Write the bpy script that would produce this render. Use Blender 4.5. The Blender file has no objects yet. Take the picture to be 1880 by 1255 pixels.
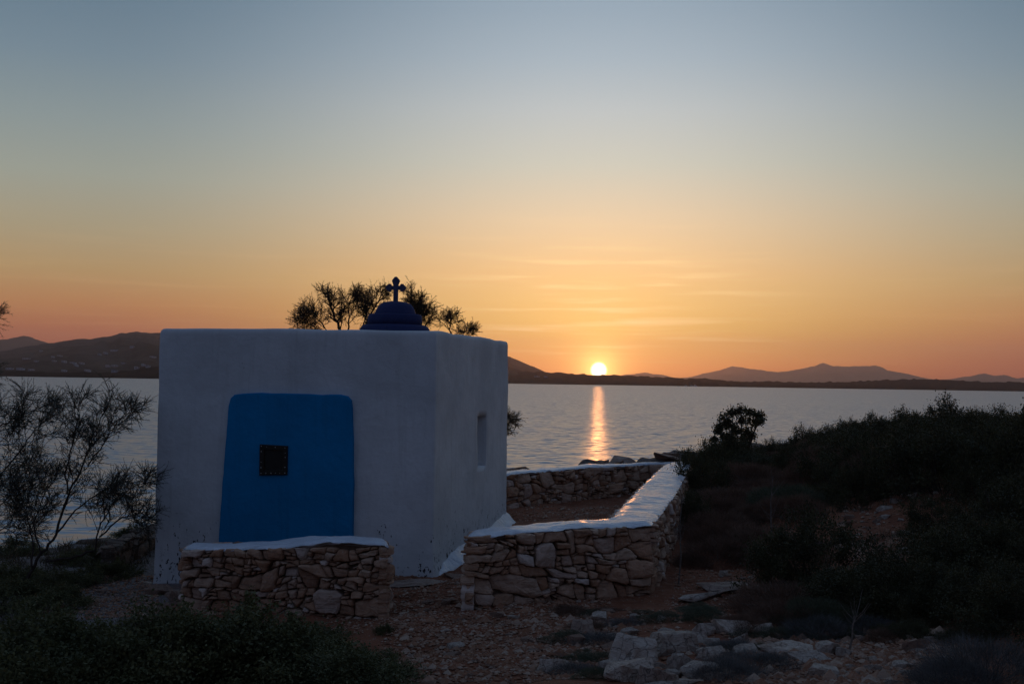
import bpy, bmesh, math, random
import numpy as np
from mathutils import Vector, Matrix, Euler, noise as mnoise
from mathutils.bvhtree import BVHTree

scene = bpy.context.scene
COL = scene.collection
R = math.radians
random.seed(11)
rng = np.random.default_rng(11)

# ------------------------------------------------------------------ camera
IW, IH = 1880.0, 1255.0
FPX = 2089.0
CAM_Z = 2.15
cam_d = bpy.data.cameras.new('camera')
cam_d.sensor_width = 36.0
cam_d.lens = FPX / IW * 36.0
cam_d.clip_start = 0.05
cam_d.clip_end = 60000
cam = bpy.data.objects.new('camera', cam_d)
COL.objects.link(cam)
CAM_R = Euler((R(90 + 2.01), 0, 0)).to_matrix() @ Matrix.Rotation(R(0.88), 3, 'Z')
cam.matrix_world = Matrix.Translation((0, 0, CAM_Z)) @ CAM_R.to_4x4()
scene.camera = cam

# ------------------------------------------------------------------ sun + sky
SUN_AZ = R(4.38)      # to the right of +Y
SUN_EL = R(0.655)
sun_d = bpy.data.lights.new('sun', 'SUN')
sun_d.energy = 0.09
sun_d.angle = R(0.5)
sun_d.color = (1.0, 0.38, 0.12)
sun = bpy.data.objects.new('sun', sun_d)
COL.objects.link(sun)
sdir = Vector((math.sin(SUN_AZ) * math.cos(SUN_EL), math.cos(SUN_AZ) * math.cos(SUN_EL), math.sin(SUN_EL)))
sun.rotation_euler = sdir.to_track_quat('Z', 'Y').to_euler()

vs = scene.view_settings
scene.display_settings.display_device = 'sRGB'
vs.view_transform = 'Standard'
vs.look = 'None'
vs.exposure = 0.0
vs.gamma = 1.0
vs.use_curve_mapping = False
scene.render.engine = 'CYCLES'
scene.cycles.volume_bounces = 0
scene.cycles.max_bounces = 8
scene.cycles.diffuse_bounces = 3
scene.cycles.transparent_max_bounces = 8


def lin(c):
    out = []
    for v in c[:3]:
        v = v / 255.0
        out.append(v / 12.92 if v <= 0.04045 else ((v + 0.055) / 1.055) ** 2.4)
    return tuple(out)


world = bpy.data.worlds.new('World')
scene.world = world
world.use_nodes = True
wn, wl = world.node_tree.nodes, world.node_tree.links
wn.clear()


def N(t, nodes=wn, **kw):
    n = nodes.new(t)
    for k, v in kw.items():
        setattr(n, k, v)
    return n


def wmath(op, a, b=None, c=None, clamp=False):
    n = N('ShaderNodeMath', operation=op)
    n.use_clamp = clamp
    for i, v in enumerate((a, b, c)):
        if v is None:
            continue
        if isinstance(v, (int, float)):
            n.inputs[i].default_value = v
        else:
            wl.new(v, n.inputs[i])
    return n.outputs[0]


tc = N('ShaderNodeTexCoord')
sep = N('ShaderNodeSeparateXYZ')
wl.new(tc.outputs['Generated'], sep.inputs[0])
elev = wmath('MULTIPLY', wmath('ARCSINE', sep.outputs['Z']), 180 / math.pi)       # degrees
az = wmath('ARCTAN2', sep.outputs['X'], sep.outputs['Y'])
daz = wmath('SUBTRACT', az, SUN_AZ)
# wrap
dabs = wmath('ABSOLUTE', daz)
dabs = wmath('MINIMUM', dabs, wmath('SUBTRACT', 2 * math.pi, dabs))
dabs = wmath('MULTIPLY', dabs, 180 / math.pi)


def sky_ramp(stops):
    # stops: (elevation, sRGB) ; fac = (elev+2)/62 compressed by sqrt to give the low sky more room
    r = N('ShaderNodeValToRGB')
    els = r.color_ramp.elements
    for i, (e, c) in enumerate(stops):
        p = math.sqrt(max(0.0, (e + 1) / 91.0))
        if i < 2:
            el = els[i]
            el.position = p
        else:
            el = els.new(p)
        el.color = (*lin(c), 1)
    r.color_ramp.interpolation = 'LINEAR'
    f = wmath('SQRT', wmath('DIVIDE', wmath('MAXIMUM', wmath('ADD', elev, 1.0), 0.0), 91.0))
    wl.new(f, r.inputs[0])
    return r.outputs[0]


ramp_sun = sky_ramp([(-1, (190, 76, 42)), (0, (240, 118, 50)), (0.8, (255, 152, 56)), (1.8, (255, 188, 78)), (2.8, (255, 205, 100)),
                     (4.2, (255, 208, 126)), (5.5, (255, 208, 142)), (8.2, (236, 212, 176)), (10.9, (208, 209, 195)),
                     (13.5, (193, 201, 202)), (16, (170, 186, 197)), (18.5, (152, 171, 186)), (28, (124, 148, 172)), (50, (100, 126, 158)), (90, (86, 108, 142))])
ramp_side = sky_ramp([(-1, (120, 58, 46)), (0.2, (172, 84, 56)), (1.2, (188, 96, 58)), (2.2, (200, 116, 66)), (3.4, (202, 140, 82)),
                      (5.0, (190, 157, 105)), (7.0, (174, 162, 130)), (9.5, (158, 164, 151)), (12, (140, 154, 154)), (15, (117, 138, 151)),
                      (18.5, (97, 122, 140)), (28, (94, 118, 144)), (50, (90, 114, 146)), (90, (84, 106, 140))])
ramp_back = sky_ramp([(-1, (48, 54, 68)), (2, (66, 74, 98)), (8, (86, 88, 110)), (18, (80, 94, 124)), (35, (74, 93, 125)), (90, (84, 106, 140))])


def smooth(v, a, b):
    n = N('ShaderNodeMapRange', interpolation_type='SMOOTHSTEP')
    wl.new(v, n.inputs['Value'])
    n.inputs['From Min'].default_value = a
    n.inputs['From Max'].default_value = b
    return n.outputs[0]


def wmix(f, a, b, blend='MIX'):
    n = N('ShaderNodeMix', data_type='RGBA', blend_type=blend)
    for s, v in ((n.inputs[0], f), (n.inputs[6], a), (n.inputs[7], b)):
        if isinstance(v, (int, float)):
            s.default_value = v
        elif isinstance(v, tuple):
            s.default_value = v
        else:
            wl.new(v, s)
    return n.outputs[2]


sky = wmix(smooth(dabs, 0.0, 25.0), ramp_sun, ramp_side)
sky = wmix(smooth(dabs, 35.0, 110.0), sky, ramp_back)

# angular distance from the sun
dot = N('ShaderNodeVectorMath', operation='DOT_PRODUCT')
wl.new(tc.outputs['Generated'], dot.inputs[0])
dot.inputs[1].default_value = sdir
ang = wmath('MULTIPLY', wmath('ARCCOSINE', wmath('MINIMUM', dot.outputs['Value'], 1.0)), 180 / math.pi)


def glow(width, amp, col, power=1.0):
    e = wmath('EXPONENT', wmath('MULTIPLY', wmath('POWER', wmath('DIVIDE', ang, width), power), -1.0))
    e = wmath('MULTIPLY', e, amp)
    n = N('ShaderNodeVectorMath', operation='SCALE')
    n.inputs[0].default_value = col
    wl.new(e, n.inputs['Scale'])
    return n.outputs[0]


def vadd(a, b):
    n = N('ShaderNodeVectorMath', operation='ADD')
    wl.new(a, n.inputs[0])
    wl.new(b, n.inputs[1])
    return n.outputs[0]


# thin cirrus streaks, seen by the sun's light
mp = N('ShaderNodeCombineXYZ')
wl.new(wmath('MULTIPLY', daz, 5.0), mp.inputs[0])
wl.new(wmath('MULTIPLY', elev, 1.9), mp.inputs[1])
cn = N('ShaderNodeTexNoise')
cn.inputs['Scale'].default_value = 1.35
cn.inputs['Detail'].default_value = 5
cn.inputs['Roughness'].default_value = 0.55
cn.inputs['Distortion'].default_value = 0.35
wl.new(mp.outputs[0], cn.inputs['Vector'])
cl = smooth(cn.outputs['Fac'], 0.49, 0.70)
band = wmath('MULTIPLY', smooth(elev, 0.6, 2.0), wmath('SUBTRACT', 1.0, smooth(elev, 3.5, 9.0)))
near = wmath('SUBTRACT', 1.0, smooth(dabs, 0.5, 11.0))
clf = wmath('MULTIPLY', wmath('MULTIPLY', cl, band), wmath('ADD', wmath('MULTIPLY', near, 0.68), 0.06))
sky = wmix(clf, sky, (1.3, 0.88, 0.42, 1))

sky = vadd(sky, glow(2.2, 0.52, (1.0, 0.52, 0.10), 1.0))
sky = vadd(sky, glow(6.5, 0.35, (1.0, 0.58, 0.17), 1.3))
sky = vadd(sky, glow(0.75, 3.2, (1.0, 0.62, 0.18), 1.15))
disc = wmath('SUBTRACT', 1.0, smooth(ang, 0.24, 0.46))
dn = N('ShaderNodeVectorMath', operation='SCALE')
dn.inputs[0].default_value = (1.0, 0.86, 0.55)
wl.new(wmath('MULTIPLY', disc, 7.0), dn.inputs['Scale'])
sky = vadd(sky, dn.outputs[0])

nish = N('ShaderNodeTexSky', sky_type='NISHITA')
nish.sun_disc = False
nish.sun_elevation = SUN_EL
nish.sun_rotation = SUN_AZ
bg = N('ShaderNodeBackground')
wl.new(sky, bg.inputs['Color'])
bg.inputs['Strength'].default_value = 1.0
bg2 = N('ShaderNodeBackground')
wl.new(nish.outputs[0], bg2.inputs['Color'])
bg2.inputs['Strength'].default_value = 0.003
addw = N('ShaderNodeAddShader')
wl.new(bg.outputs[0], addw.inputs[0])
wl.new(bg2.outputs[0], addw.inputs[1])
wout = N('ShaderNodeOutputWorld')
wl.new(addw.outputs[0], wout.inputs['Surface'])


# ------------------------------------------------------------------ helpers
def W(px, py, depth):
    """world point on the photo's ray through a pixel, at world y = depth"""
    d = CAM_R @ Vector(((px - IW / 2) / FPX, (IH / 2 - py) / FPX, -1.0))
    k = depth / d.y
    return Vector((d.x * k, depth, CAM_Z + d.z * k))


def ray_plane(px, py, p0, n):
    d = CAM_R @ Vector(((px - IW / 2) / FPX, (IH / 2 - py) / FPX, -1.0))
    o = Vector((0, 0, CAM_Z))
    return o + d * ((p0 - o).dot(n) / d.dot(n))


def mesh(name, verts, faces, mat, parent=None, smooth_=False, loc=None):
    me = bpy.data.meshes.new(name)
    if isinstance(verts, np.ndarray):
        verts = verts.tolist()
    if isinstance(faces, np.ndarray):
        faces = faces.tolist()
    me.from_pydata(verts, [], faces)
    me.materials.append(mat)
    if smooth_:
        me.polygons.foreach_set('use_smooth', [True] * len(me.polygons))
    me.update()
    o = bpy.data.objects.new(name, me)
    COL.objects.link(o)
    if parent:
        o.parent = parent
    if loc is not None:
        o.location = loc
    return o


def bm_obj(name, bm, mat, parent=None, smooth_=False, loc=None):
    me = bpy.data.meshes.new(name)
    bm.to_mesh(me)
    bm.free()
    me.materials.append(mat)
    if smooth_:
        me.polygons.foreach_set('use_smooth', [True] * len(me.polygons))
    o = bpy.data.objects.new(name, me)
    COL.objects.link(o)
    if parent:
        o.parent = parent
    if loc is not None:
        o.location = loc
    return o


def thing(name, label, cat, loc=(0, 0, 0), group=None, rz=0):
    o = bpy.data.objects.new(name, None)
    o.empty_display_size = 0.2
    COL.objects.link(o)
    o.location = loc
    o.rotation_euler = (0, 0, rz)
    tag(o, label, cat, group)
    return o


def tag(o, label=None, cat=None, group=None, kind=None):
    for k, v in (('label', label), ('category', cat), ('group', group), ('kind', kind)):
        if v:
            o[k] = v
    return o


def copy_tree(o, parent=None):
    c = o.copy()
    COL.objects.link(c)
    c.parent = parent
    for ch in o.children:
        copy_tree(ch, c)
    return c


def hash2(ix, iy, seed=0):
    n = (ix * 374761393 + iy * 668265263 + seed * 974711) & 0xffffffff
    n = ((n ^ (n >> 13)) * 1274126177) & 0xffffffff
    return ((n ^ (n >> 16)) & 0xffff) / 65535.0


def vnoise(x, y, seed=0):
    x = np.asarray(x, dtype=float)
    y = np.asarray(y, dtype=float)
    ix = np.floor(x).astype(np.int64)
    iy = np.floor(y).astype(np.int64)
    fx = x - ix
    fy = y - iy
    fx = fx * fx * (3 - 2 * fx)
    fy = fy * fy * (3 - 2 * fy)
    a = hash2(ix, iy, seed)
    b = hash2(ix + 1, iy, seed)
    c = hash2(ix, iy + 1, seed)
    d = hash2(ix + 1, iy + 1, seed)
    return (a * (1 - fx) + b * fx) * (1 - fy) + (c * (1 - fx) + d * fx) * fy - 0.5


def fbm(x, y, octv=4, seed=0):
    s = 0
    amp = 1.0
    f = 1.0
    for i in range(octv):
        s = s + amp * vnoise(np.asarray(x) * f + 17.3 * i, np.asarray(y) * f - 9.1 * i, seed + i)
        amp *= 0.5
        f *= 2.03
    return s


# ------------------------------------------------------------------ materials
def newmat(name):
    m = bpy.data.materials.new(name)
    m.use_nodes = True
    nt = m.node_tree
    b = nt.nodes['Principled BSDF']
    return m, nt, b


def mk(nt, t, ins=None, **kw):
    n = nt.nodes.new(t)
    for k, v in kw.items():
        setattr(n, k, v)
    if ins:
        for k, v in ins.items():
            s = n.inputs[k]
            if hasattr(v, 'is_linked') or isinstance(v, bpy.types.NodeSocket):
                nt.links.new(v, s)
            else:
                s.default_value = v
    return n


def noise_tex(nt, scale, detail=4, rough=0.6, vec=None, dist=0.0):
    n = mk(nt, 'ShaderNodeTexNoise', {'Scale': scale, 'Detail': detail, 'Roughness': rough, 'Distortion': dist})
    if vec is not None:
        nt.links.new(vec, n.inputs['Vector'])
    return n.outputs['Fac']


def ramp(nt, fac, stops):
    r = mk(nt, 'ShaderNodeValToRGB')
    els = r.color_ramp.elements
    for i, (p, c) in enumerate(stops):
        e = els[i] if i < 2 else els.new(p)
        e.position = p
        e.color = (*c, 1)
    nt.links.new(fac, r.inputs[0])
    return r.outputs[0]


def mixc(nt, f, a, b, blend='MIX'):
    n = mk(nt, 'ShaderNodeMix', data_type='RGBA', blend_type=blend)
    for s, v in ((n.inputs[0], f), (n.inputs[6], a), (n.inputs[7], b)):
        if isinstance(v, (int, float)):
            s.default_value = v
        elif isinstance(v, tuple):
            s.default_value = (*v[:3], 1)
        else:
            nt.links.new(v, s)
    return n.outputs[2]


def m_math(nt, op, a, b=None, clamp=False):
    n = mk(nt, 'ShaderNodeMath', operation=op)
    n.use_clamp = clamp
    for i, v in enumerate((a, b)):
        if v is None:
            continue
        if isinstance(v, (int, float)):
            n.inputs[i].default_value = v
        else:
            nt.links.new(v, n.inputs[i])
    return n.outputs[0]


def bump(nt, b, h, strength, dist):
    n = mk(nt, 'ShaderNodeBump', {'Strength': strength, 'Distance': dist, 'Height': h})
    nt.links.new(n.outputs[0], b.inputs['Normal'])
    return n


def coord(nt):
    return mk(nt, 'ShaderNodeTexCoord').outputs['Object']


def mapr(nt, v, a, b, c=0.0, d=1.0):
    n = mk(nt, 'ShaderNodeMapRange', {'Value': v, 'From Min': a, 'From Max': b, 'To Min': c, 'To Max': d}, interpolation_type='SMOOTHSTEP')
    return n.outputs[0]


def plaster_mat(name, col, chips=True, chip_top=1.15, rip=False):
    m, nt, b = newmat(name)
    v = coord(nt)
    big = noise_tex(nt, 1.3, 4, 0.6, v)
    fine = noise_tex(nt, 26, 6, 0.65, v)
    c = mixc(nt, mapr(nt, big, 0.3, 0.7), tuple(x * 0.80 for x in col), col)
    c = mixc(nt, mapr(nt, fine, 0.35, 0.75, 0, 0.35), c, tuple(x * 0.8 for x in col))
    mpn = mk(nt, 'ShaderNodeMapping', {'Vector': v, 'Scale': (9, 9, 0.7)})
    st = noise_tex(nt, 1.6, 4, 0.6, mpn.outputs[0])
    c = mixc(nt, mapr(nt, st, 0.50, 0.75, 0, 0.26), c, tuple(x * 0.55 for x in (col[0], col[1] * 0.97, col[2] * 0.9)))
    if chips:
        sp = mk(nt, 'ShaderNodeSeparateXYZ', {0: v})
        z = sp.outputs['Z']
        mp2 = mk(nt, 'ShaderNodeMapping', {'Vector': v, 'Scale': (30, 30, 15)})
        ch = noise_tex(nt, 1.0, 3, 0.6, mp2.outputs[0], 0.3)
        clus = noise_tex(nt, 2.1, 2, 0.5, v)
        zt = mapr(nt, z, -0.1, chip_top, 0.075, -0.10)
        val = m_math(nt, 'ADD', ch, zt)
        val = m_math(nt, 'ADD', val, m_math(nt, 'MULTIPLY', m_math(nt, 'SUBTRACT', clus, 0.5), 0.40))
        mask = mapr(nt, val, 0.685, 0.697)
        c = mixc(nt, mask, c, (0.045, 0.04, 0.038))
        hgt = m_math(nt, 'SUBTRACT', m_math(nt, 'MULTIPLY', fine, 0.35), m_math(nt, 'MULTIPLY', mask, 0.8))
    else:
        hgt = m_math(nt, 'MULTIPLY', fine, 0.35)
    hgt = m_math(nt, 'ADD', hgt, m_math(nt, 'MULTIPLY', noise_tex(nt, 6, 3, 0.5, v), 1.0))
    nt.links.new(c, b.inputs['Base Color'])
    b.inputs['Roughness'].default_value = 0.27 if rip else 0.85
    b.inputs['Specular IOR Level'].default_value = 0.5 if rip else 0.2
    if rip:
        mp3 = mk(nt, 'ShaderNodeMapping', {'Vector': v, 'Rotation': (0, 0, 0.2), 'Scale': (4, 17, 6)})
        hgt = m_math(nt, 'ADD', hgt, m_math(nt, 'MULTIPLY', noise_tex(nt, 1.0, 4, 0.6, mp3.outputs[0], 0.4), 2.6))
    bump(nt, b, hgt, 0.8, 0.016)
    return m


M_plaster = plaster_mat('white_plaster', (0.68, 0.68, 0.66))
M_coping = plaster_mat('whitewash_coping', (0.66, 0.67, 0.70), chips=False, rip=True)
M_blue = plaster_mat('blue_paint', (0.006, 0.22, 0.46), chips=False)
M_dome = plaster_mat('dark_blue_paint', (0.03, 0.04, 0.115), chips=False)


def stone_mat(name, stops, island=True, scale=9.0, rough=0.9):
    m, nt, b = newmat(name)
    v = coord(nt)
    g = mk(nt, 'ShaderNodeNewGeometry')
    if island:
        base = ramp(nt, g.outputs['Random Per Island'], stops)
    else:
        oi = mk(nt, 'ShaderNodeObjectInfo')
        base = ramp(nt, oi.outputs['Random'], stops)
    n1 = noise_tex(nt, scale, 6, 0.65, v, 0.4)
    n2 = noise_tex(nt, scale * 5, 5, 0.7, v)
    c = mixc(nt, mapr(nt, n1, 0.35, 0.65, 0.0, 0.75), base, mixc(nt, 0.5, base, (0.20, 0.10, 0.05)))
    c = mixc(nt, mapr(nt, n2, 0.5, 0.78, 0.0, 0.5), c, (0.50, 0.44, 0.38))
    mp2 = mk(nt, 'ShaderNodeMapping', {'Vector': v, 'Scale': (3, 3, 22)})
    n3 = noise_tex(nt, 1.6, 5, 0.6, mp2.outputs[0], 0.5)
    c = mixc(nt, mapr(nt, n3, 0.3, 0.46, 0.55, 0.0), c, (0.05, 0.035, 0.028))
    crk = None
    if not island:
        dv = mk(nt, 'ShaderNodeVectorMath', {0: v, 1: mk(nt, 'ShaderNodeVectorMath', {0: mk(nt, 'ShaderNodeTexNoise', {'Vector': v, 'Scale': 3.0, 'Detail': 4.0}).outputs['Color'], 1: (0.5, 0.5, 0.5)}, operation='MULTIPLY').outputs[0]}, operation='ADD')
        vr = mk(nt, 'ShaderNodeTexVoronoi', {'Vector': dv.outputs[0], 'Scale': 2.3}, feature='DISTANCE_TO_EDGE')
        crk = mapr(nt, vr.outputs['Distance'], 0.0, 0.03, 1, 0)
        c = mixc(nt, m_math(nt, 'MULTIPLY', crk, 0.55), c, (0.05, 0.035, 0.03))
        c = mixc(nt, mapr(nt, noise_tex(nt, 1.8, 4, 0.6, v), 0.5, 0.68, 0, 0.55), c, (0.20, 0.11, 0.07))
    nt.links.new(c, b.inputs['Base Color'])
    b.inputs['Roughness'].default_value = rough
    b.inputs['Specular IOR Level'].default_value = 0.25
    h = m_math(nt, 'ADD', n1, m_math(nt, 'MULTIPLY', n2, 0.4))
    if crk is not None:
        h = m_math(nt, 'SUBTRACT', h, m_math(nt, 'MULTIPLY', crk, 1.2))
    h = m_math(nt, 'ADD', h, m_math(nt, 'MULTIPLY', n3, 0.7))
    bump(nt, b, h, 0.75, 0.022)
    return m


M_wallstone = stone_mat('wall_stone', [(0.0, (0.30, 0.155, 0.09)), (0.25, (0.52, 0.305, 0.19)), (0.45, (0.36, 0.17, 0.09)), (0.65, (0.56, 0.37, 0.25)), (0.85, (0.45, 0.28, 0.19)), (1.0, (0.72, 0.58, 0.48))])
M_oldstone = stone_mat('dark_stone', [(0.0, (0.07, 0.055, 0.045)), (0.5, (0.12, 0.09, 0.07)), (1.0, (0.17, 0.14, 0.12))])
M_rock = stone_mat('grey_limestone', [(0.0, (0.42, 0.33, 0.26)), (0.5, (0.52, 0.42, 0.34)), (1.0, (0.58, 0.45, 0.35))], island=False, scale=5)
M_redrock = stone_mat('brown_rock', [(0.0, (0.26, 0.15, 0.10)), (0.5, (0.33, 0.21, 0.15)), (1.0, (0.38, 0.29, 0.23))], island=False, scale=5)


def simple_mat(name, col, rough=0.8, var=0.3, scale=20, spec=0.2, b_=0.0, metallic=0.0):
    m, nt, b = newmat(name)
    v = coord(nt)
    n = noise_tex(nt, scale, 4, 0.6, v)
    c = mixc(nt, mapr(nt, n, 0.3, 0.7), tuple(x * (1 - var) for x in col), tuple(min(1, x * (1 + var)) for x in col))
    nt.links.new(c, b.inputs['Base Color'])
    b.inputs['Roughness'].default_value = rough
    b.inputs['Specular IOR Level'].default_value = spec
    b.inputs['Metallic'].default_value = metallic
    if b_:
        bump(nt, b, n, 0.6, b_)
    return m


M_mortar = simple_mat('wall_core_earth', (0.12, 0.075, 0.05), 0.95, 0.3, 14, 0.1, 0.01)
M_frame = simple_mat('dark_wood', (0.022, 0.015, 0.010), 0.6, 0.3, 60, 0.3, 0.002)
M_stud = simple_mat('pale_studs', (0.45, 0.42, 0.38), 0.5, 0.1)
M_bark = simple_mat('bark', (0.055, 0.04, 0.032), 0.9, 0.35, 40, 0.1, 0.003)
M_deadwood = simple_mat('dead_wood', (0.17, 0.135, 0.11), 0.9, 0.3, 40, 0.1)

m, nt, b = newmat('dark_glass')
b.inputs['Base Color'].default_value = (0.012, 0.010, 0.008, 1)
b.inputs['Roughness'].default_value = 0.18
M_glass = m


def leaf_mat(name, c1, c2, trans=0.25, rough=0.6):
    m, nt, b = newmat(name)
    g = mk(nt, 'ShaderNodeNewGeometry')
    v = coord(nt)
    n = noise_tex(nt, 2.6, 3, 0.6, v)
    f = m_math(nt, 'ADD', m_math(nt, 'MULTIPLY', g.outputs['Random Per Island'], 0.5), m_math(nt, 'MULTIPLY', mapr(nt, n, 0.3, 0.7), 0.5))
    c = ramp(nt, f, [(0.1, c1), (0.9, c2)])
    nt.links.new(c, b.inputs['Base Color'])
    b.inputs['Roughness'].default_value = rough
    b.inputs['Specular IOR Level'].default_value = 0.25
    t = mk(nt, 'ShaderNodeBsdfTranslucent')
    nt.links.new(c, t.inputs['Color'])
    mx = mk(nt, 'ShaderNodeMixShader')
    mx.inputs[0].default_value = trans
    nt.links.new(b.outputs[0], mx.inputs[1])
    nt.links.new(t.outputs[0], mx.inputs[2])
    nt.links.new(mx.outputs[0], nt.nodes['Material Output'].inputs['Surface'])
    return m


M_lentisk = leaf_mat('evergreen_leaves', (0.030, 0.028, 0.012), (0.095, 0.082, 0.034))
M_nearleaf = leaf_mat('near_bush_leaves', (0.050, 0.052, 0.020), (0.15, 0.14, 0.055))
M_heath = leaf_mat('dry_heath_twigs', (0.085, 0.045, 0.028), (0.22, 0.12, 0.078))
M_cushion = leaf_mat('grey_green_cushion', (0.05, 0.055, 0.030), (0.12, 0.125, 0.075))
M_ash = leaf_mat('ash_grey_twigs', (0.06, 0.055, 0.05), (0.17, 0.16, 0.15))
M_tam = leaf_mat('tamarisk_needles', (0.085, 0.060, 0.034), (0.17, 0.115, 0.062), 0.5)
M_tamdark = leaf_mat('tamarisk_needles_near', (0.065, 0.072, 0.05), (0.165, 0.165, 0.12), 0.4)

# ------------------------------------------------------------------ terrain
COAST = [(-60, 9), (-12, 12.5), (-8.2, 14.5), (-7.2, 17), (-6.2, 20.5), (-4, 25), (0, 31), (4, 37), (10, 48), (20, 60), (60, 80)]
CX = np.array([c[0] for c in COAST], float)
CY = np.array([c[1] for c in COAST], float)
SEA = -1.0


def height(x, y, detail=True):
    x = np.asarray(x, float)
    y = np.asarray(y, float)
    yy = np.clip(y, 12.5, 15.5)
    h = 0.055 * (np.clip(x, -9, 2.5) + 0.84) + 0.046 * (yy - 12.5)
    h = h + 0.10 * np.clip(9.0 - y, 0, 9)
    h = h - 0.045 * np.clip(y - 20.5, 0, 12)
    h = h - 0.10 * np.clip(y - 14, 0, 6) * np.clip((-4.0 - x) / 2.0, 0, 1)
    # scrub hill on the right
    hill = 0.19 * np.clip(x - 2.6, 0, 60) ** 1.0
    hill = hill * (1 - np.clip((y - 21) / 9, 0, 1)) * (0.55 + 0.45 * np.clip((y - 7.5) / 4, 0, 1))
    h = h + np.where(hill > 0.75, 0.75 + (hill - 0.75) * 0.35, hill)
    if detail:
        m = 1.0
        h = h + 0.10 * fbm(x * 0.55, y * 0.55, 3, 3) * m + 0.030 * fbm(x * 3.1, y * 3.1, 4, 8)
    # drop to the sea
    yc = np.interp(x, CX, CY) + 1.6 * fbm(x * 0.35, y * 0.2, 3, 21)
    t = np.clip((y - yc) / 2.6 + 0.5, 0, 1)
    t = t * t * (3 - 2 * t)
    rough = 0.35 * np.clip(1 - np.abs((y - yc) / 5.0), 0, 1) * fbm(x * 1.3, y * 1.3, 4, 31)
    h = h * (1 - t) + (-2.2) * t + rough
    return h


def hz(x, y):
    return float(height(x, y))


def G(px, py):
    """ground point under a pixel"""
    d = CAM_R @ Vector(((px - IW / 2) / FPX, (IH / 2 - py) / FPX, -1.0))
    o = Vector((0, 0, CAM_Z))
    t = 4.0
    p = o + d * t
    while t < 60:
        p = o + d * t
        if p.z <= hz(p.x, p.y):
            break
        t += 0.06
    return Vector((p.x, p.y, hz(p.x, p.y)))


xs = np.concatenate([np.linspace(-60, -16, 30)[:-1], np.linspace(-16, -6, 90)[:-1], np.arange(-6, 8, 0.065), np.linspace(8, 18, 80)[1:], np.linspace(18, 60, 30)[1:]])
ys = np.concatenate([np.linspace(-40, 5, 40)[:-1], np.arange(5, 21.5, 0.07), np.linspace(21.5, 45, 150)[1:], np.linspace(45, 95, 50)[1:]])
X, Y = np.meshgrid(xs, ys)
Z = height(X, Y)
# red path and gravel micro relief
Z = Z + 0.012 * vnoise(X * 11, Y * 11, 77) + 0.010 * np.maximum(0, vnoise(X * 6, Y * 6, 99)) * 2
V = np.stack([X.ravel(), Y.ravel(), Z.ravel()], 1)
nx, ny = len(xs), len(ys)
idx = np.arange(nx * ny).reshape(ny, nx)
F = np.stack([idx[:-1, :-1].ravel(), idx[:-1, 1:].ravel(), idx[1:, 1:].ravel(), idx[1:, :-1].ravel()], 1)

m, nt, b = newmat('ground_soil')
v = coord(nt)
n1 = noise_tex(nt, 0.9, 5, 0.6, v)
n2 = noise_tex(nt, 9, 6, 0.7, v)
vor = mk(nt, 'ShaderNodeTexVoronoi', {'Vector': v, 'Scale': 34.0})
vor2 = mk(nt, 'ShaderNodeTexVoronoi', {'Vector': v, 'Scale': 13.0})
c = mixc(nt, mapr(nt, n1, 0.35, 0.65), (0.165, 0.054, 0.026), (0.235, 0.086, 0.044))
c = mixc(nt, mapr(nt, n2, 0.45, 0.7, 0, 0.7), c, (0.28, 0.13, 0.072))
peb = mapr(nt, vor.outputs['Distance'], 0.18, 0.30, 1, 0)
sel = mapr(nt, n2, 0.48, 0.56)
c = mixc(nt, m_math(nt, 'MULTIPLY', peb, m_math(nt, 'MULTIPLY', sel, 0.8)), c, (0.42, 0.33, 0.27))
# pale gravel beside the chapel's left side and along the shore
sp = mk(nt, 'ShaderNodeSeparateXYZ', {0: v})
gx = mapr(nt, m_math(nt, 'ADD', sp.outputs['X'], m_math(nt, 'MULTIPLY', n1, 1.2)), -3.2, -2.4, 1, 0)
gcol = mixc(nt, mapr(nt, vor.outputs['Distance'], 0.1, 0.5), (0.30, 0.29, 0.28), (0.14, 0.13, 0.12))
c = mixc(nt, m_math(nt, 'MULTIPLY', gx, 0.85), c, gcol)
shore = mapr(nt, sp.outputs['Y'], 20, 24)
c = mixc(nt, shore, c, mixc(nt, mapr(nt, n2, 0.4, 0.6), (0.09, 0.065, 0.055), (0.17, 0.14, 0.12)))
nt.links.new(c, b.inputs['Base Color'])
b.inputs['Roughness'].default_value = 0.95
b.inputs['Specular IOR Level'].default_value = 0.15
hh = m_math(nt, 'ADD', n2, m_math(nt, 'MULTIPLY', peb, m_math(nt, 'MULTIPLY', sel, 0.5)))
hh = m_math(nt, 'ADD', hh, m_math(nt, 'MULTIPLY', vor2.outputs['Distance'], 0.5))
bump(nt, b, hh, 0.9, 0.03)
M_ground = m
ground = mesh('ground', V, F, M_ground, smooth_=True)
tag(ground, kind='structure')

# ------------------------------------------------------------------ sea
m, nt, b = newmat('sea_water')
v = coord(nt)
b.inputs['Base Color'].default_value = (0.09, 0.10, 0.10, 1)
b.inputs['Roughness'].default_value = 0.28
b.inputs['IOR'].default_value = 4.5
b.inputs['Specular IOR Level'].default_value = 0.5
mp1 = mk(nt, 'ShaderNodeMapping', {'Vector': v, 'Scale': (0.42, 1.0, 1), 'Rotation': (0, 0, 0.10)})


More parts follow.
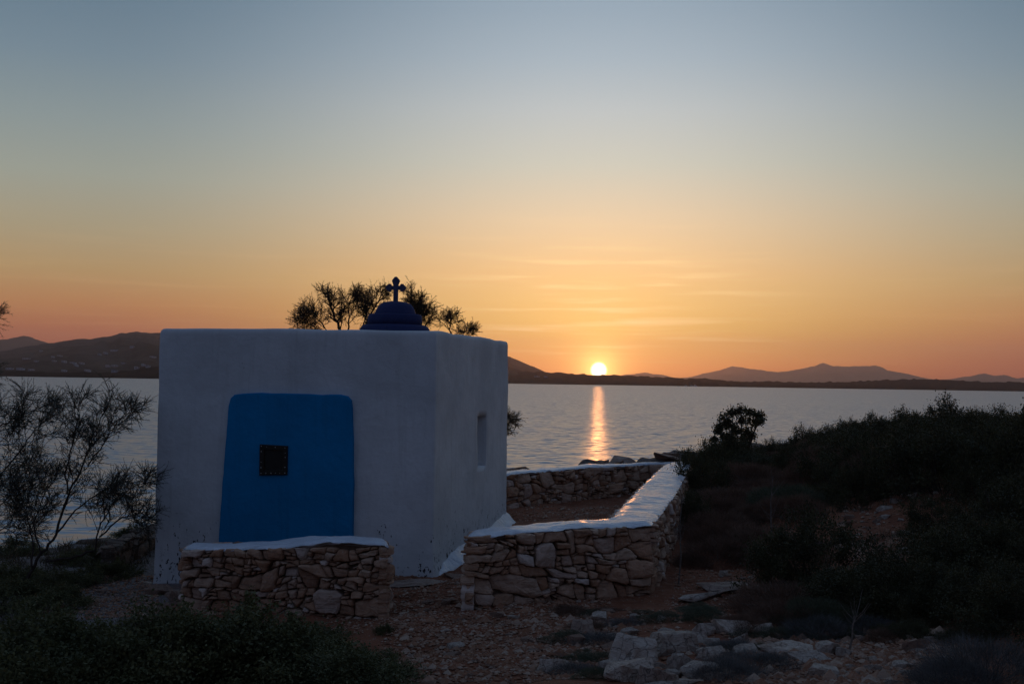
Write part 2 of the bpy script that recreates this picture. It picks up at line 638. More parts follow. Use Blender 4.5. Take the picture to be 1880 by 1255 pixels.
def wave(scale, detail, amp, off):
    mpo = mk(nt, 'ShaderNodeVectorMath', {0: mp1.outputs[0], 1: (off, off * 2, 0)}, operation='ADD')
    n = mk(nt, 'ShaderNodeTexNoise', {'Vector': mpo.outputs[0], 'Scale': scale, 'Detail': detail, 'Roughness': 0.6, 'Distortion': 0.2})
    c_ = mk(nt, 'ShaderNodeVectorMath', {0: n.outputs['Color'], 1: (0.5, 0.5, 0.5)}, operation='SUBTRACT')
    d_ = mk(nt, 'ShaderNodeVectorMath', {0: c_.outputs[0], 1: (amp * 0.40, amp, 0)}, operation='MULTIPLY')
    return d_.outputs[0]


wa = mk(nt, 'ShaderNodeVectorMath', {0: wave(1.5, 4, 2.3, 0), 1: wave(4.6, 4, 3.6, 31)}, operation='ADD')
wb = mk(nt, 'ShaderNodeVectorMath', {0: wa.outputs[0], 1: wave(0.10, 3, 0.15, 57)}, operation='ADD')
wc = mk(nt, 'ShaderNodeVectorMath', {0: wb.outputs[0], 1: (0, 0, 1)}, operation='ADD')
wd = mk(nt, 'ShaderNodeVectorMath', {0: wc.outputs[0]}, operation='NORMALIZE')
nt.links.new(wd.outputs[0], b.inputs['Normal'])
M_sea = m
sx = np.linspace(-9000, 9000, 40)
sy = np.concatenate([[-80], np.geomspace(10, 13800, 60)])
X, Y = np.meshgrid(sx, sy)
V = np.stack([X.ravel(), Y.ravel(), np.full(X.size, SEA)], 1)
nx, ny = len(sx), len(sy)
idx = np.arange(nx * ny).reshape(ny, nx)
F = np.stack([idx[:-1, :-1].ravel(), idx[:-1, 1:].ravel(), idx[1:, 1:].ravel(), idx[1:, :-1].ravel()], 1)
tag(mesh('water', V, F, M_sea), kind='structure')


# ------------------------------------------------------------------ far land
def land_mat(name, c1, c2, scale):
    m, nt, b = newmat(name)
    v = coord(nt)
    n = noise_tex(nt, scale, 7, 0.65, v)
    c = mixc(nt, mapr(nt, n, 0.35, 0.65), c1, c2)
    nt.links.new(c, b.inputs['Base Color'])
    b.inputs['Roughness'].default_value = 1.0
    b.inputs['Specular IOR Level'].default_value = 0.0
    return m


M_land = land_mat('scrub_hillside', (0.030, 0.030, 0.022), (0.075, 0.068, 0.052), 0.012)
M_shore = land_mat('dark_shore_scrub', (0.014, 0.014, 0.010), (0.035, 0.030, 0.022), 0.05)
LANDS = {}


def far_land(name, outline, y_front, y_ridge, y_back, mat, amp=1.0, nrow=26, seed=0, step=3.0, p=1.25, tree=0.0):
    ox = np.array([o[0] for o in outline], float)
    oy = np.array([o[1] for o in outline], float)
    cols = np.arange(ox[0], ox[-1] + 0.1, step)
    rid = np.interp(cols, ox, oy)
    # soften the corners of the outline
    k = np.array([1, 3, 1.0]) if step > 2.5 or name == 'distant_mountains' else np.array([1, 2, 1.0])
    k /= k.sum()
    rid = np.convolve(np.pad(rid, 1, mode='edge'), k, 'valid') + (1.7 * fbm(cols / 11.0, cols * 0 + seed, 4, seed) if y_ridge > 4000 else 0)
    verts = []
    rows = list(np.linspace(0, 1, nrow)) + list(np.linspace(1, 2, 8))[1:]
    for r in rows:
        for cpx, rp in zip(cols, rid):
            if r <= 1:
                yy = y_front + (y_ridge - y_front) * r
            else:
                yy = y_ridge + (y_back - y_ridge) * (r - 1)
            q = W(cpx, rp, y_ridge)
            x = q.x / y_ridge * yy
            H = q.z - SEA
            f = r ** p if r <= 1 else max(0.0, 1 - (r - 1) ** 1.3)
            edge = min(1.0, (cpx - ox[0]) / (6 * step) + 0.001, (ox[-1] - cpx) / (6 * step) + 0.001) if False else 1.0
            n = fbm(x / (y_ridge * 0.03), yy / (y_ridge * 0.05), 4, seed)
            z = SEA - 0.6 + (H + 0.6) * f * edge + float(n) * amp * H * 0.35 * math.sin(min(r, 1.0) * math.pi)
            z += tree * max(0.0, float(vnoise(x / 9.0, yy / 30.0, seed + 5)) + 0.1) * (1 if 0.02 < r < 1.9 else 0)
            verts.append((x, yy, z))
    n = len(cols)
    faces = [(i * n + j, i * n + j + 1, (i + 1) * n + j + 1, (i + 1) * n + j) for i in range(len(rows) - 1) for j in range(n - 1)]
    o = mesh(name, verts, faces, mat, smooth_=True)
    tag(o, kind='structure')
    LANDS[name] = BVHTree.FromPolygons([Vector(q) for q in verts], faces)
    return o


far_land('far_peak', [(-220, 640), (-120, 632), (-40, 626), (0, 624), (20, 621), (45, 616), (60, 620), (85, 629), (110, 634), (180, 640), (330, 660), (420, 690)], 5200, 7400, 9000, M_land, seed=2)
far_land('left_hills', [(-320, 640), (-200, 650), (-60, 655), (0, 645), (60, 634), (100, 629), (130, 624), (145, 621), (165, 622), (200, 617), (225, 611), (250, 609), (290, 611),
                        (360, 618), (450, 628), (560, 640), (700, 650), (820, 648), (900, 652), (935, 655), (960, 664), (985, 675), (1008, 684), (1040, 690), (1110, 697)],
         1950, 4400, 5600, M_land, seed=5)
far_land('left_shore', [(-300, 679), (0, 682), (20, 681), (60, 683), (140, 684), (200, 684), (240, 680), (262, 676), (290, 674), (350, 676), (450, 684), (520, 690)],
         1560, 1700, 1900, M_shore, amp=0.5, seed=8, step=2.0, nrow=10, tree=4.0)
far_land('middle_shore', [(700, 690), (800, 686), (900, 684), (960, 683), (1010, 684), (1060, 687), (1110, 689), (1160, 690), (1230, 694), (1255, 696), (1285, 694), (1300, 695), (1330, 700), (1400, 701), (1500, 702),
                          (1560, 701), (1620, 698), (1690, 696), (1740, 697), (1800, 701), (1880, 702), (1960, 703), (2100, 700), (2250, 704)],
         2150, 2700, 3200, M_shore, amp=0.5, seed=12, step=2.0, nrow=14, tree=5.0)
far_land('distant_mountains', [(1130, 692), (1150, 687), (1185, 684), (1215, 687), (1240, 694), (1270, 692), (1290, 686), (1320, 680), (1345, 672), (1365, 675), (1385, 677), (1420, 683), (1450, 680), (1470, 678),
                               (1495, 671), (1512, 666), (1530, 671), (1550, 673), (1570, 671), (1600, 671), (1615, 672), (1635, 681), (1665, 686), (1690, 692), (1720, 697), (1750, 695), (1780, 690), (1808, 684), (1825, 689), (1845, 688), (1865, 694),
                               (1900, 692), (2000, 690), (2200, 700)],
         11200, 12500, 13500, M_land, seed=17, step=2.0)

# small white village houses on the left hillside
M_house = simple_mat('house_whitewash', (0.40, 0.40, 0.42), 0.9, 0.08, 0.3)
M_win = simple_mat('house_dark_opening', (0.03, 0.03, 0.035), 0.6, 0.1, 0.3)
M_roofb = simple_mat('house_roof_grey', (0.24, 0.23, 0.23), 0.9, 0.1, 0.3)


def box_data(x0, x1, y0, y1, z0, z1):
    v = [(x0, y0, z0), (x1, y0, z0), (x1, y1, z0), (x0, y1, z0), (x0, y0, z1), (x1, y0, z1), (x1, y1, z1), (x0, y1, z1)]
    f = [(0, 3, 2, 1), (4, 5, 6, 7), (0, 1, 5, 4), (1, 2, 6, 5), (2, 3, 7, 6), (3, 0, 4, 7)]
    return v, f


def boxes(lst):
    V, F = [], []
    for bx in lst:
        v, f = box_data(*bx)
        o = len(V)
        V += v
        F += [tuple(i + o for i in q) for q in f]
    return V, F


def house(loc, w, h, rz, label):
    t = thing('village_house', label, 'house', loc, 'white houses scattered on the far hillside', rz)
    v, f = boxes([(-w / 2, w * 0.15, -4, 4, -1.5, h), (w * 0.15, w / 2, -3.4, 3.6, -1.5, h * 0.72)])
    mesh('wall', v, f, M_house, t)
    v, f = boxes([(-w / 2 - 0.2, w * 0.15 + 0.2, -4.2, 4.2, h + 0.003, h + 0.35), (w * 0.15 + 0.2, w / 2 + 0.2, -3.6, 3.8, h * 0.72 + 0.003, h * 0.72 + 0.3)])
    mesh('roof', v, f, M_roofb, t)
    for k in (-0.32, -0.08, 0.32):
        yy = -4.08 if k < 0.15 else -3.48
        v, f = box_data(w * k - 0.5, w * k + 0.5, yy, yy + 0.2, 0.9, 2.4)
        mesh('window', v, f, M_win, t)
    return t


hs = [(49, 659, 22), (67, 664, 12), (97, 656, 10), (110, 654, 14), (100, 664, 11), (118, 665, 13), (134, 667, 20), (150, 668, 14), (194, 649, 12), (214, 644, 34), (244, 638, 15), (183, 652, 9),
      (281, 656, 18), (227, 668, 14), (198, 673, 13), (211, 672, 18), (251, 677, 14), (263, 671, 12), (272, 674, 12), (18, 678, 20), (38, 679, 22), (58, 680, 16), (118, 682, 14), (161, 682, 16), (212, 683, 18), (76, 645, 9), (140, 672, 10), (986, 692, 16), (1002, 693, 12)]
hlab = {9: 'long low white building alone high on the far left hillside', 10: 'small white house standing highest near the ridge at the chapel side', 0: 'wide white house furthest left in the middle of the hillside',
        6: 'wide white house in the middle of the row halfway up the hill'}
for i, (px, py, w) in enumerate(hs):
    d = (CAM_R @ Vector(((px - IW / 2) / FPX, (IH / 2 - py) / FPX, -1.0))).normalized()
    best = None
    for nm in ('left_hills', 'middle_shore', 'left_shore'):
        hit = LANDS[nm].ray_cast(Vector((0, 0, CAM_Z)), d)
        if hit[0] is not None and (best is None or hit[3] < best[3]):
            best = hit
    if best is None:
        continue
    lb = hlab.get(i) or ('tiny pale house among dark scrub below the sloping hill right of the chapel' if px > 900 else
                         ('small white flat roofed house low behind the dark shore trees' if py > 675 else 'small white flat roofed house on the dark far hillside'))
    house(best[0], w * best[3] / 3600.0, 3.0 + (i % 3) * 0.7, random.uniform(-0.4, 0.4), lb)

# moored boats by the far shore
M_hull = simple_mat('boat_white', (0.78, 0.77, 0.76), 0.4, 0.05, 1.0)
for i, (px, L) in enumerate([(1258.5, 5.5), (1269, 4.5), (1276, 7.0)]):
    q = W(px, 710, 2120)
    t = thing('moored_boat', ['tiny white boat moored off the far shore, nearest the sun', 'tiny white boat moored off the far shore, in the middle of three', 'longest tiny white boat moored off the far shore, farthest from the sun'][i],
              'boat', (q.x, 2120, SEA), 'white boats moored by the far shore')
    bm = bmesh.new()
    rings = []
    for s in np.linspace(-1, 1, 9):
        wd = 0.9 * (1 - max(0, s) ** 2.2) + 0.04
        sh = 0.9 + 0.5 * max(0, s) ** 2
        rings.append([bm.verts.new((s * L / 2, y_ * wd, z_)) for y_, z_ in ((-1, sh), (-0.75, 0.25), (0, -0.15), (0.75, 0.25), (1, sh))])
    for a, c_ in zip(rings[:-1], rings[1:]):
        for k in range(4):
            bm.faces.new((a[k], c_[k], c_[k + 1], a[k + 1]))
        bm.faces.new((a[4], c_[4], c_[0], a[0]))
    bm.faces.new(rings[0])
    bm_obj('hull', bm, M_hull, t)
    v, f = box_data(-L * 0.18, L * 0.16, -0.6, 0.6, 0.85, 1.9 + 0.3 * i)
    mesh('cabin', v, f, M_hull, t)

# ------------------------------------------------------------------ chapel
CL = Vector((W(290, 700, 12.92).x, 12.92, 0))     # front left corner
CC = Vector((W(800, 700, 12.50).x, 12.50, 0))     # near right corner
CR = Vector((W(933, 700, 15.62).x, 15.62, 0))     # far right corner
CB = CL + (CR - CC)
ROOF = W(800, 606, 12.5).z
BASE = -0.55
chapel_lab = 'small whitewashed flat roofed cube chapel with a blue panel and a cross on its dome'
chapel = thing('chapel', chapel_lab, 'chapel', (0, 0, 0))
corners = [CL, CC, CR, CB]


def plan_loop(inset, rad=0.07, z=0.0, step=0.07, seg=4):
    """rounded quad, returns list of (x,y) counter clockwise with wall index"""
    cen = sum(corners, Vector()) / 4
    # inset corners
    pts = []
    n = 4
    ins = []
    for i in range(n):
        p, a, c_ = corners[i], corners[i - 1], corners[(i + 1) % n]
        d1 = (p - a).normalized()
        d2 = (c_ - p).normalized()
        bis = (-d1 + d2).normalized()
        s = abs(d1.cross(d2).z)
        ins.append(p + (d2 - d1) * (inset / max(0.2, s)))
    for i in range(n):
        p, a, c_ = ins[i], ins[i - 1], ins[(i + 1) % n]
        d1 = (a - p).normalized()
        d2 = (c_ - p).normalized()
        A = p + d1 * rad
        Bp = p + d2 * rad
        for k in range(seg + 1):
            t = k / seg
            q = A * (1 - t) ** 2 + p * 2 * t * (1 - t) + Bp * t * t
            pts.append((q.x, q.y, -1))
        nA = ins[(i + 1) % n] + (p - ins[(i + 1) % n]).normalized() * rad
        Lg = (nA - Bp).length
        m_ = NSEG[i]
        fr = FR[i]
        for t in fr:
            q = Bp + (nA - Bp) * t
            pts.append((q.x, q.y, i))
    return pts


NSEG = {}
FR = {}
for i in range(4):
    Lg = (corners[(i + 1) % 4] - corners[i]).length
    k = max(6, int(Lg / 0.07))
    FR[i] = [j / k for j in range(1, k)]
    NSEG[i] = k
# slit window columns on the right wall (index 1): where its edges fall along the wall
side_n = Vector(((CR - CC).y, -(CR - CC).x, 0)).normalized()
slitA = ray_plane(876, 810, CC, side_n)
slitB = ray_plane(891, 810, CC, side_n)
sA = (slitA - CC).dot((CR - CC).normalized())
sB = (slitB - CC).dot((CR - CC).normalized())
Lside = (CR - CC).length
rad = 0.022
tA, tB = (sA - rad) / (Lside - 2 * rad), (sB - rad) / (Lside - 2 * rad)
fr = FR[1]
fr[min(range(len(fr)), key=lambda j: abs(fr[j] - tA))] = tA
fr[min(range(len(fr)), key=lambda j: abs(fr[j] - tB))] = tB
zt1 = ray_plane(883, 763, CC, side_n).z
zb1 = ray_plane(883, 856, CC, side_n).z
zrows = list(np.linspace(BASE, ROOF - 0.06, 46))
zrows[min(range(46), key=lambda j: abs(zrows[j] - zt1))] = zt1
zrows[min(range(46), key=lambda j: abs(zrows[j] - zb1))] = zb1
levels = [(z, 0.0) for z in zrows] + [(ROOF - 0.025, 0.006), (ROOF - 0.006, 0.022), (ROOF, 0.05), (ROOF, 0.12), (ROOF - 0.01, 0.16), (ROOF - 0.06, 0.185), (ROOF - 0.13, 0.20)]
bm = bmesh.new()
rings = []
for z, ins in levels:
    loop = plan_loop(ins, rad)
    ring = []
    for (x, y, wi) in loop:
        nz = 0.02 * mnoise.fractal(Vector((x * 0.9, y * 0.9, z * 0.9)), 1.0, 2.0, 3)
        top = 0.022 * mnoise.noise(Vector((x * 1.7, y * 1.7, 4.0))) if z > ROOF - 0.2 else 0
        cen = (CL + CR) / 2
        d = Vector((x - cen.x, y - cen.y, 0)).normalized()
        # plaster flares out a little at the foot
        gz = hz(x, y)
        fl = 0.06 * max(0.0, 1 - max(0.0, z - gz) / 0.16) ** 2
        fl *= 1.0 if wi == 1 else 0.25
        fl *= 0.6 + 0.5 * mnoise.noise(Vector((x * 3, y * 3, 9)))
        off = side_n * fl if wi == 1 else d * fl
        ring.append(bm.verts.new((x + d.x * nz + off.x, y + d.y * nz + off.y, z + top)))
    rings.append(ring)
nl = len(rings[0])
slit_faces = []
for a in range(len(rings) - 1):
    for j in range(nl):
        k = (j + 1) % nl
        f = bm.faces.new((rings[a][j], rings[a][k], rings[a + 1][k], rings[a + 1][j]))
        c = f.calc_center_median()
        s_ = (c - CC).dot((CR - CC).normalized())
        if abs((Vector((c.x, c.y, 0)) - CC).dot(side_n)) < 0.08 and sA < s_ < sB and zb1 < c.z < zt1:
            slit_faces.append(f)
bm.faces.new(rings[-1])
ret = bmesh.ops.extrude_face_region(bm, geom=slit_faces)
bmesh.ops.translate(bm, vec=-side_n * 0.2, verts=[g for g in ret['geom'] if isinstance(g, bmesh.types.BMVert)])
bmesh.ops.delete(bm, geom=slit_faces, context='FACES')
bmesh.ops.recalc_face_normals(bm, faces=bm.faces)
wall = bm_obj('wall', bm, M_plaster, chapel, smooth_=True)

# whitewashed foot that flares out along the right wall
ux = (CR - CC).normalized()
bm = bmesh.new()
prof = [(-0.02, 0.17), (0.02, 0.12), (0.055, 0.075), (0.11, 0.035), (0.15, -0.01), (0.16, -0.12)]
rr = []
for t in np.linspace(-0.03, Lside + 0.06, 60):
    row = []
    for k, (o_, z_) in enumerate(prof):
        j1 = 1 + 0.28 * mnoise.noise(Vector((t * 2.5, k * 0.4, 3.3)))
        j2 = 0.018 * mnoise.noise(Vector((t * 7, k * 1.3, 7.3)))
        tp = 0.12 + 0.88 * min(1, max(0, t / 0.7))
        z_ = z_ * tp if z_ > 0 else z_
        q = CC + ux * t + side_n * (o_ * j1 * tp + (0.01 if o_ > 0 else 0))
        g = hz(q.x, q.y)
        row.append(bm.verts.new((q.x, q.y, g + z_ * 0.85 + j2)))
    rr.append(row)
for a, c_ in zip(rr[:-1], rr[1:]):
    for k in range(len(prof) - 1):
        bm.faces.new((a[k], a[k + 1], c_[k + 1], c_[k]))
bm_obj('plaster_foot', bm, M_coping, chapel, smooth_=True)

# blue panel on the front wall
front_n = Vector(((CC - CL).y, -(CC - CL).x, 0)).normalized()
if front_n.y > 0:
    front_n = -front_n
P0 = CL + front_n * 0.03
outl = [(403, 996), (397, 1075), (647, 1075), (648, 996), (649, 900), (649, 800), (647, 750), (645, 735), (638, 727), (624, 724), (590, 724), (540, 722), (480, 721), (446, 722), (432, 724), (425, 731), (422, 745), (419, 775), (413, 850), (407, 930)]
pts = [ray_plane(px, py, P0, front_n) for px, py in outl]


def chaikin(p, it=1):
    for _ in range(it):
        q = []
        for i in range(len(p)):
            a, c_ = p[i], p[(i + 1) % len(p)]
            q += [a * 0.75 + c_ * 0.25, a * 0.25 + c_ * 0.75]
        p = q
    return p


dense = []
for i in range(len(pts)):
    a, c_ = pts[i], pts[(i + 1) % len(pts)]
    k = max(1, int((c_ - a).length / 0.05))
    for j in range(k):
        q = a.lerp(c_, j / k)
        dense.append(q + Vector((mnoise.noise(q * 6), 0, mnoise.noise(q * 6 + Vector((9, 0, 0))))) * 0.008)
bm = bmesh.new()
cen = sum(dense, Vector()) / len(dense)
ringsb = []
for off, sc in ((-0.09, 0.0), (0.028, 0.0), (0.036, 0.008), (0.038, 0.03)):
    ringsb.append([bm.verts.new(p + front_n * off + (cen - p).normalized() * sc) for p in dense])
for a, c_ in zip(ringsb[:-1], ringsb[1:]):
    for j in range(len(dense)):
        k = (j + 1) % len(dense)
        bm.faces.new((a[j], a[k], c_[k], c_[j]))
bm.faces.new(ringsb[-1])
bmesh.ops.recalc_face_normals(bm, faces=bm.faces)
panel = bm_obj('blue_panel', bm, M_blue, chapel, smooth_=False)

# little window in the panel: frame, pane, studs
PW = P0 + front_n * 0.038
q = [ray_plane(px, py, PW, front_n) for px, py in ((477, 872), (528, 871), (529, 818), (478, 815))]
c0 = sum(q, Vector()) / 4


def quad_ring(q, k, off):
    return [c0 + (p - c0) * k + front_n * off for p in q]


bm = bmesh.new()
rs = [[bm.verts.new(p) for p in quad_ring(q, k, o_)] for k, o_ in ((1.0, 0.0), (1.0, 0.022), (0.97, 0.028), (0.70, 0.028), (0.66, 0.02), (0.64, 0.006))]
for a, c_ in zip(rs[:-1], rs[1:]):
    for j in range(4):
        k = (j + 1) % 4
        bm.faces.new((a[j], a[k], c_[k], c_[j]))
wf = bm_obj('window_frame', bm, M_frame, chapel)
pn = quad_ring(q, 0.645, 0.007)
mesh('pane', [tuple(p) for p in pn], [(0, 1, 2, 3)], M_glass, wf)
for side in range(4):
    a, c_ = quad_ring(q, 0.86, 0.030)[side], quad_ring(q, 0.86, 0.030)[(side + 1) % 4]
    for k in range(5):
        if random.random() < 0.15:
            continue
        p = a.lerp(c_, (k + random.uniform(-0.12, 0.12)) / 5)
        bm = bmesh.new()
        bmesh.ops.create_icosphere(bm, subdivisions=1, radius=random.uniform(0.004, 0.0075), matrix=Matrix.Translation(p))
        bm_obj('stud', bm, M_stud, wf)


# dome: stepped drum and squat dome
def lathe(prof, seg=48, wob=0.0, sq=2.0):
    bm = bmesh.new()
    rs = []
    for r, z in prof:
        ring = []
        for k in range(seg):
            a = 2 * math.pi * k / seg
            ca, sa = math.cos(a), math.sin(a)
            rr_ = r * (1 + wob * mnoise.noise(Vector((ca * 1.5, sa * 1.5, z * 5))))
            ring.append(bm.verts.new((rr_ * ca, rr_ * sa, z)))
        rs.append(ring)
    for a, c_ in zip(rs[:-1], rs[1:]):
        for k in range(seg):
            bm.faces.new((a[k], a[(k + 1) % seg], c_[(k + 1) % seg], c_[k]))
    bm.faces.new(rs[-1])
    bm.faces.new(list(reversed(rs[0])))
    return bm


DY = 14.3
dx = W(725.5, 600, DY).x
zA = W(725, 597, DY).z
zB = W(725, 577, DY).z
zC = W(725, 553, DY).z
zrf = ROOF - 0.14
k_ = DY / FPX
bm = lathe([(66 * k_, zrf), (64 * k_, zA - 0.05), (60 * k_, zA - 0.015), (56 * k_, zA), (50 * k_, zA + 0.002)], wob=0.03)
tier = bm_obj('dome_base', bm, M_dome, chapel, smooth_=True, loc=(dx, DY, 0))
bm = lathe([(50 * k_, zA - 0.01), (49 * k_, zB - 0.025), (47.5 * k_, zB - 0.006), (44 * k_, zB), (34 * k_, zB + 0.004)], wob=0.04)
bm_obj('dome_drum', bm, M_dome, chapel, smooth_=True, loc=(dx, DY, 0))
Hc = zC - zB
bm = lathe([(40 * k_, zB - 0.01), (37 * k_, zB + Hc * 0.12), (34.5 * k_, zB + Hc * 0.38), (31.5 * k_, zB + Hc * 0.62), (27 * k_, zB + Hc * 0.80), (19 * k_, zB + Hc * 0.93), (10 * k_, zB + Hc * 0.99), (2 * k_, zC)], wob=0.03)
dome = bm_obj('dome', bm, M_dome, chapel, smooth_=True, loc=(dx, DY, 0))

# budded cross
M_cross = simple_mat('cross_dark_paint', (0.05, 0.055, 0.11), 0.8, 0.2, 30, 0.2, 0.003)


def px2(x, y):
    return ((x - 725.3) * k_, (0 - (y - 553)) * k_)


poly = []


def arc(cx, cy, r, a0, a1, n=7):
    for i in range(n + 1):
        a = R(a0 + (a1 - a0) * i / n)
        poly.append((cx + r * math.cos(a), cy + r * math.sin(a)))


w_ = 4.0
cy_ = 25.0
# coordinates in photo pixels, y up from the dome top; right lower corner first
poly += [(w_, -6), (w_, cy_ - 3.6), (9.0, cy_ - 3.6)]
arc(11.6, cy_ - 3.6, 3.6, 180, 330)
arc(15.2, cy_, 3.7, -50, 50)
arc(11.6, cy_ + 3.6, 3.6, 30, 180)
poly += [(w_, cy_ + 3.6), (w_, 34.5)]
arc(3.6, 37.6, 3.4, -90 + 5, 60)
arc(0, 41.6, 3.7, 20, 160)
arc(-3.6, 37.6, 3.4, 120, 265)
poly += [(-w_, 34.5), (-w_, cy_ + 3.6)]
arc(-11.6, cy_ + 3.6, 3.6, 0, 150)
arc(-15.2, cy_, 3.7, 130, 230)
arc(-11.6, cy_ - 3.6, 3.6, 210, 360)
poly += [(-w_, cy_ - 3.6), (-w_, -6)]
bm = bmesh.new()
th = 0.022
fr_ = [bm.verts.new((x * k_, -th, y * k_)) for x, y in poly]
bk_ = [bm.verts.new((x * k_, th, y * k_)) for x, y in poly]
bm.faces.new(fr_)
bm.faces.new(list(reversed(bk_)))
for j in range(len(poly)):
    k = (j + 1) % len(poly)
    bm.faces.new((fr_[k], fr_[j], bk_[j], bk_[k]))
bmesh.ops.recalc_face_normals(bm, faces=bm.faces)
cross = bm_obj('cross', bm, M_cross, dome, loc=(0, 0, zC))
cross.rotation_euler = (0, 0, R(-6))


# ------------------------------------------------------------------ stone walls
def clip_poly(poly, n, c):
    out = []
    for i in range(len(poly)):
        a, b_ = poly[i], poly[(i + 1) % len(poly)]
        da = a[0] * n[0] + a[1] * n[1] - c
        db = b_[0] * n[0] + b_[1] * n[1] - c
        if da <= 0:
            out.append(a)
        if (da < 0 < db) or (db < 0 < da):
            t = da / (da - db)
            out.append((a[0] + (b_[0] - a[0]) * t, a[1] + (b_[1] - a[1]) * t))
    return out


def stone_face(V, F, P, Q, nrm, topf, botf, rmin=0.045, rmax=0.13, seed=0, bulge=0.075):
    """irregular rubble stones on the vertical face from P to Q, outward normal nrm"""
    rg = random.Random(seed)
    d = (Q - P)
    L = d.length
    d = d / L
    SQ = 1.9
    zmin = min(botf(0), botf(1)) - 0.1
    zmax = max(topf(t / 6) for t in range(7))
    cells = []

    def split(poly, lev):
        w0, w1 = min(p[0] for p in poly), max(p[0] for p in poly)
        h0, h1 = min(p[1] for p in poly), max(p[1] for p in poly)
        w_, h_ = w1 - w0, h1 - h0
        tgt = rmin + (rmax - rmin) * rg.random() ** 2.3
        if (w_ < tgt * 3.2 and h_ < tgt * 2.0 and lev > 1 and w_ < 3.6 * h_) or lev > 12 or (w_ < rmin * 1.7 and h_ < rmin * 1.3):
            cells.append(poly)
            return
        u = rg.uniform(0.30, 0.70)
        if w_ > h_ * rg.uniform(1.1, 2.2) and h_ < rmax * rg.uniform(1.9, 3.6):
            an = rg.gauss(0, 0.34)
            n_ = (math.cos(an), math.sin(an))
            c_ = (w0 + w_ * u) * n_[0] + (h0 + h_ / 2) * n_[1]
        else:
            an = rg.gauss(0, 0.13)
            n_ = (math.sin(an), math.cos(an))
            c_ = (w0 + w_ / 2) * n_[0] + (h0 + h_ * u) * n_[1]
        for sg in (1, -1):
            q_ = clip_poly(poly, (n_[0] * sg, n_[1] * sg), c_ * sg)
            if len(q_) >= 3:
                split(q_, lev + 1)
    split([(0.0, zmin), (L, zmin), (L, zmax), (0.0, zmax)], 0)

    def warp(x_, y_):
        a_ = mnoise.noise(Vector((x_ * 3.4, y_ * 4.5, seed + 3.3)))
        b_ = mnoise.noise(Vector((x_ * 3.4, y_ * 4.5, seed + 9.7)))
        e_ = min(1.0, x_ / 0.08, (L - x_) / 0.08)
        return Vector((x_ + 0.05 * a_ * e_, y_ + 0.065 * b_, 0))
    for i, poly in enumerate(cells):
        cut = []
        for k in range(len(poly)):
            a_, b2_ = poly[k], poly[(k + 1) % len(poly)]
            u1, u2 = rg.uniform(0.04, 0.24), rg.uniform(0.04, 0.24)
            cut.append((a_[0] + (b2_[0] - a_[0]) * u1, a_[1] + (b2_[1] - a_[1]) * u1))
            cut.append((b2_[0] + (a_[0] - b2_[0]) * u2, b2_[1] + (a_[1] - b2_[1]) * u2))
        poly = cut
        dens = []
        for k in range(len(poly)):
            a_, b2_ = poly[k], poly[(k + 1) % len(poly)]
            n_ = max(1, int(math.hypot(b2_[0] - a_[0], b2_[1] - a_[1]) / 0.05))
            for m_ in range(n_):
                u = m_ / n_
                dens.append(warp(a_[0] + (b2_[0] - a_[0]) * u, a_[1] + (b2_[1] - a_[1]) * u))
        poly = dens
        cz = sum((p.y for p in poly)) / len(poly)
        cs = sum((p.x for p in poly)) / len(poly)
        tt = topf(cs / L)
        if cz - 0.008 > tt:
            continue
        poly = [Vector((p.x, min(p.y, topf(p.x / L) - 0.002), 0)) for p in poly]
        area = abs(sum(poly[k].x * poly[(k + 1) % len(poly)].y - poly[(k + 1) % len(poly)].x * poly[k].y for k in range(len(poly)))) / 2
        if area < 0.0008:
            continue
        # resample, roughen
        res = []
        for k in range(len(poly)):
            a, b_ = poly[k], poly[(k + 1) % len(poly)]
            n_ = max(1, int((b_ - a).length / 0.03))
            for m_ in range(n_):
                res.append(a.lerp(b_, m_ / n_))
        poly = res
        cen = Vector((cs, cz, 0))
        gap = rg.uniform(0.001, 0.005)
        q = []
        for p in poly:
            dv = (cen - p)
            l_ = max(dv.length, 1e-4)
            nn = mnoise.noise(Vector((p.x * 14, p.y * 14, seed + 0.5))) + 0.6 * mnoise.noise(Vector((p.x * 33, p.y * 33, i)))
            q.append(p + dv / l_ * min(l_ * 0.5, gap + 0.016 * max(-0.2, nn)))
        dep = rg.uniform(0.0, bulge)
        tx, tz = rg.uniform(-0.25, 0.25), rg.uniform(-0.22, 0.12)
        ln = len(q)
        base = len(V)
        sd = rg.random() * 50

        def put(p, o_):
            w = P + d * p.x + nrm * o_
            V.append((w.x, w.y, p.y + 0.0))
        for k in q:
            put(k, -0.06)
        for k in q:
            o_ = dep + (k.x - cs) * tx + (k.y - cz) * tz
            put(k, o_ - 0.018)
        for fac, up in ((0.86, 0.003), (0.62, 0.010), (0.30, 0.012)):
            for k in q:
                p = cen.lerp(k, fac)
                o_ = dep + (p.x - cs) * tx + (p.y - cz) * tz + up + 0.016 * mnoise.noise(Vector((p.x * 13, p.y * 13, sd))) + 0.007 * mnoise.noise(Vector((p.x * 35, p.y * 35, sd)))
                put(p, o_)
        o_ = dep + 0.012 + 0.016 * mnoise.noise(Vector((cen.x * 13, cen.y * 13, sd)))
        put(cen, o_)
        for rw in range(4):
            for k in range(ln):
                k2 = (k + 1) % ln
                F.append((base + rw * ln + k, base + rw * ln + k2, base + (rw + 1) * ln + k2, base + (rw + 1) * ln + k))
        for k in range(ln):
            F.append((base + 4 * ln + k, base + 4 * ln + (k + 1) % ln, base + 5 * ln))


def perp(a, b_, toward):
    d = (b_ - a)
    n_ = Vector((d.y, -d.x, 0)).normalized()
    if n_.dot(toward) < 0:
        n_ = -n_
    return n_


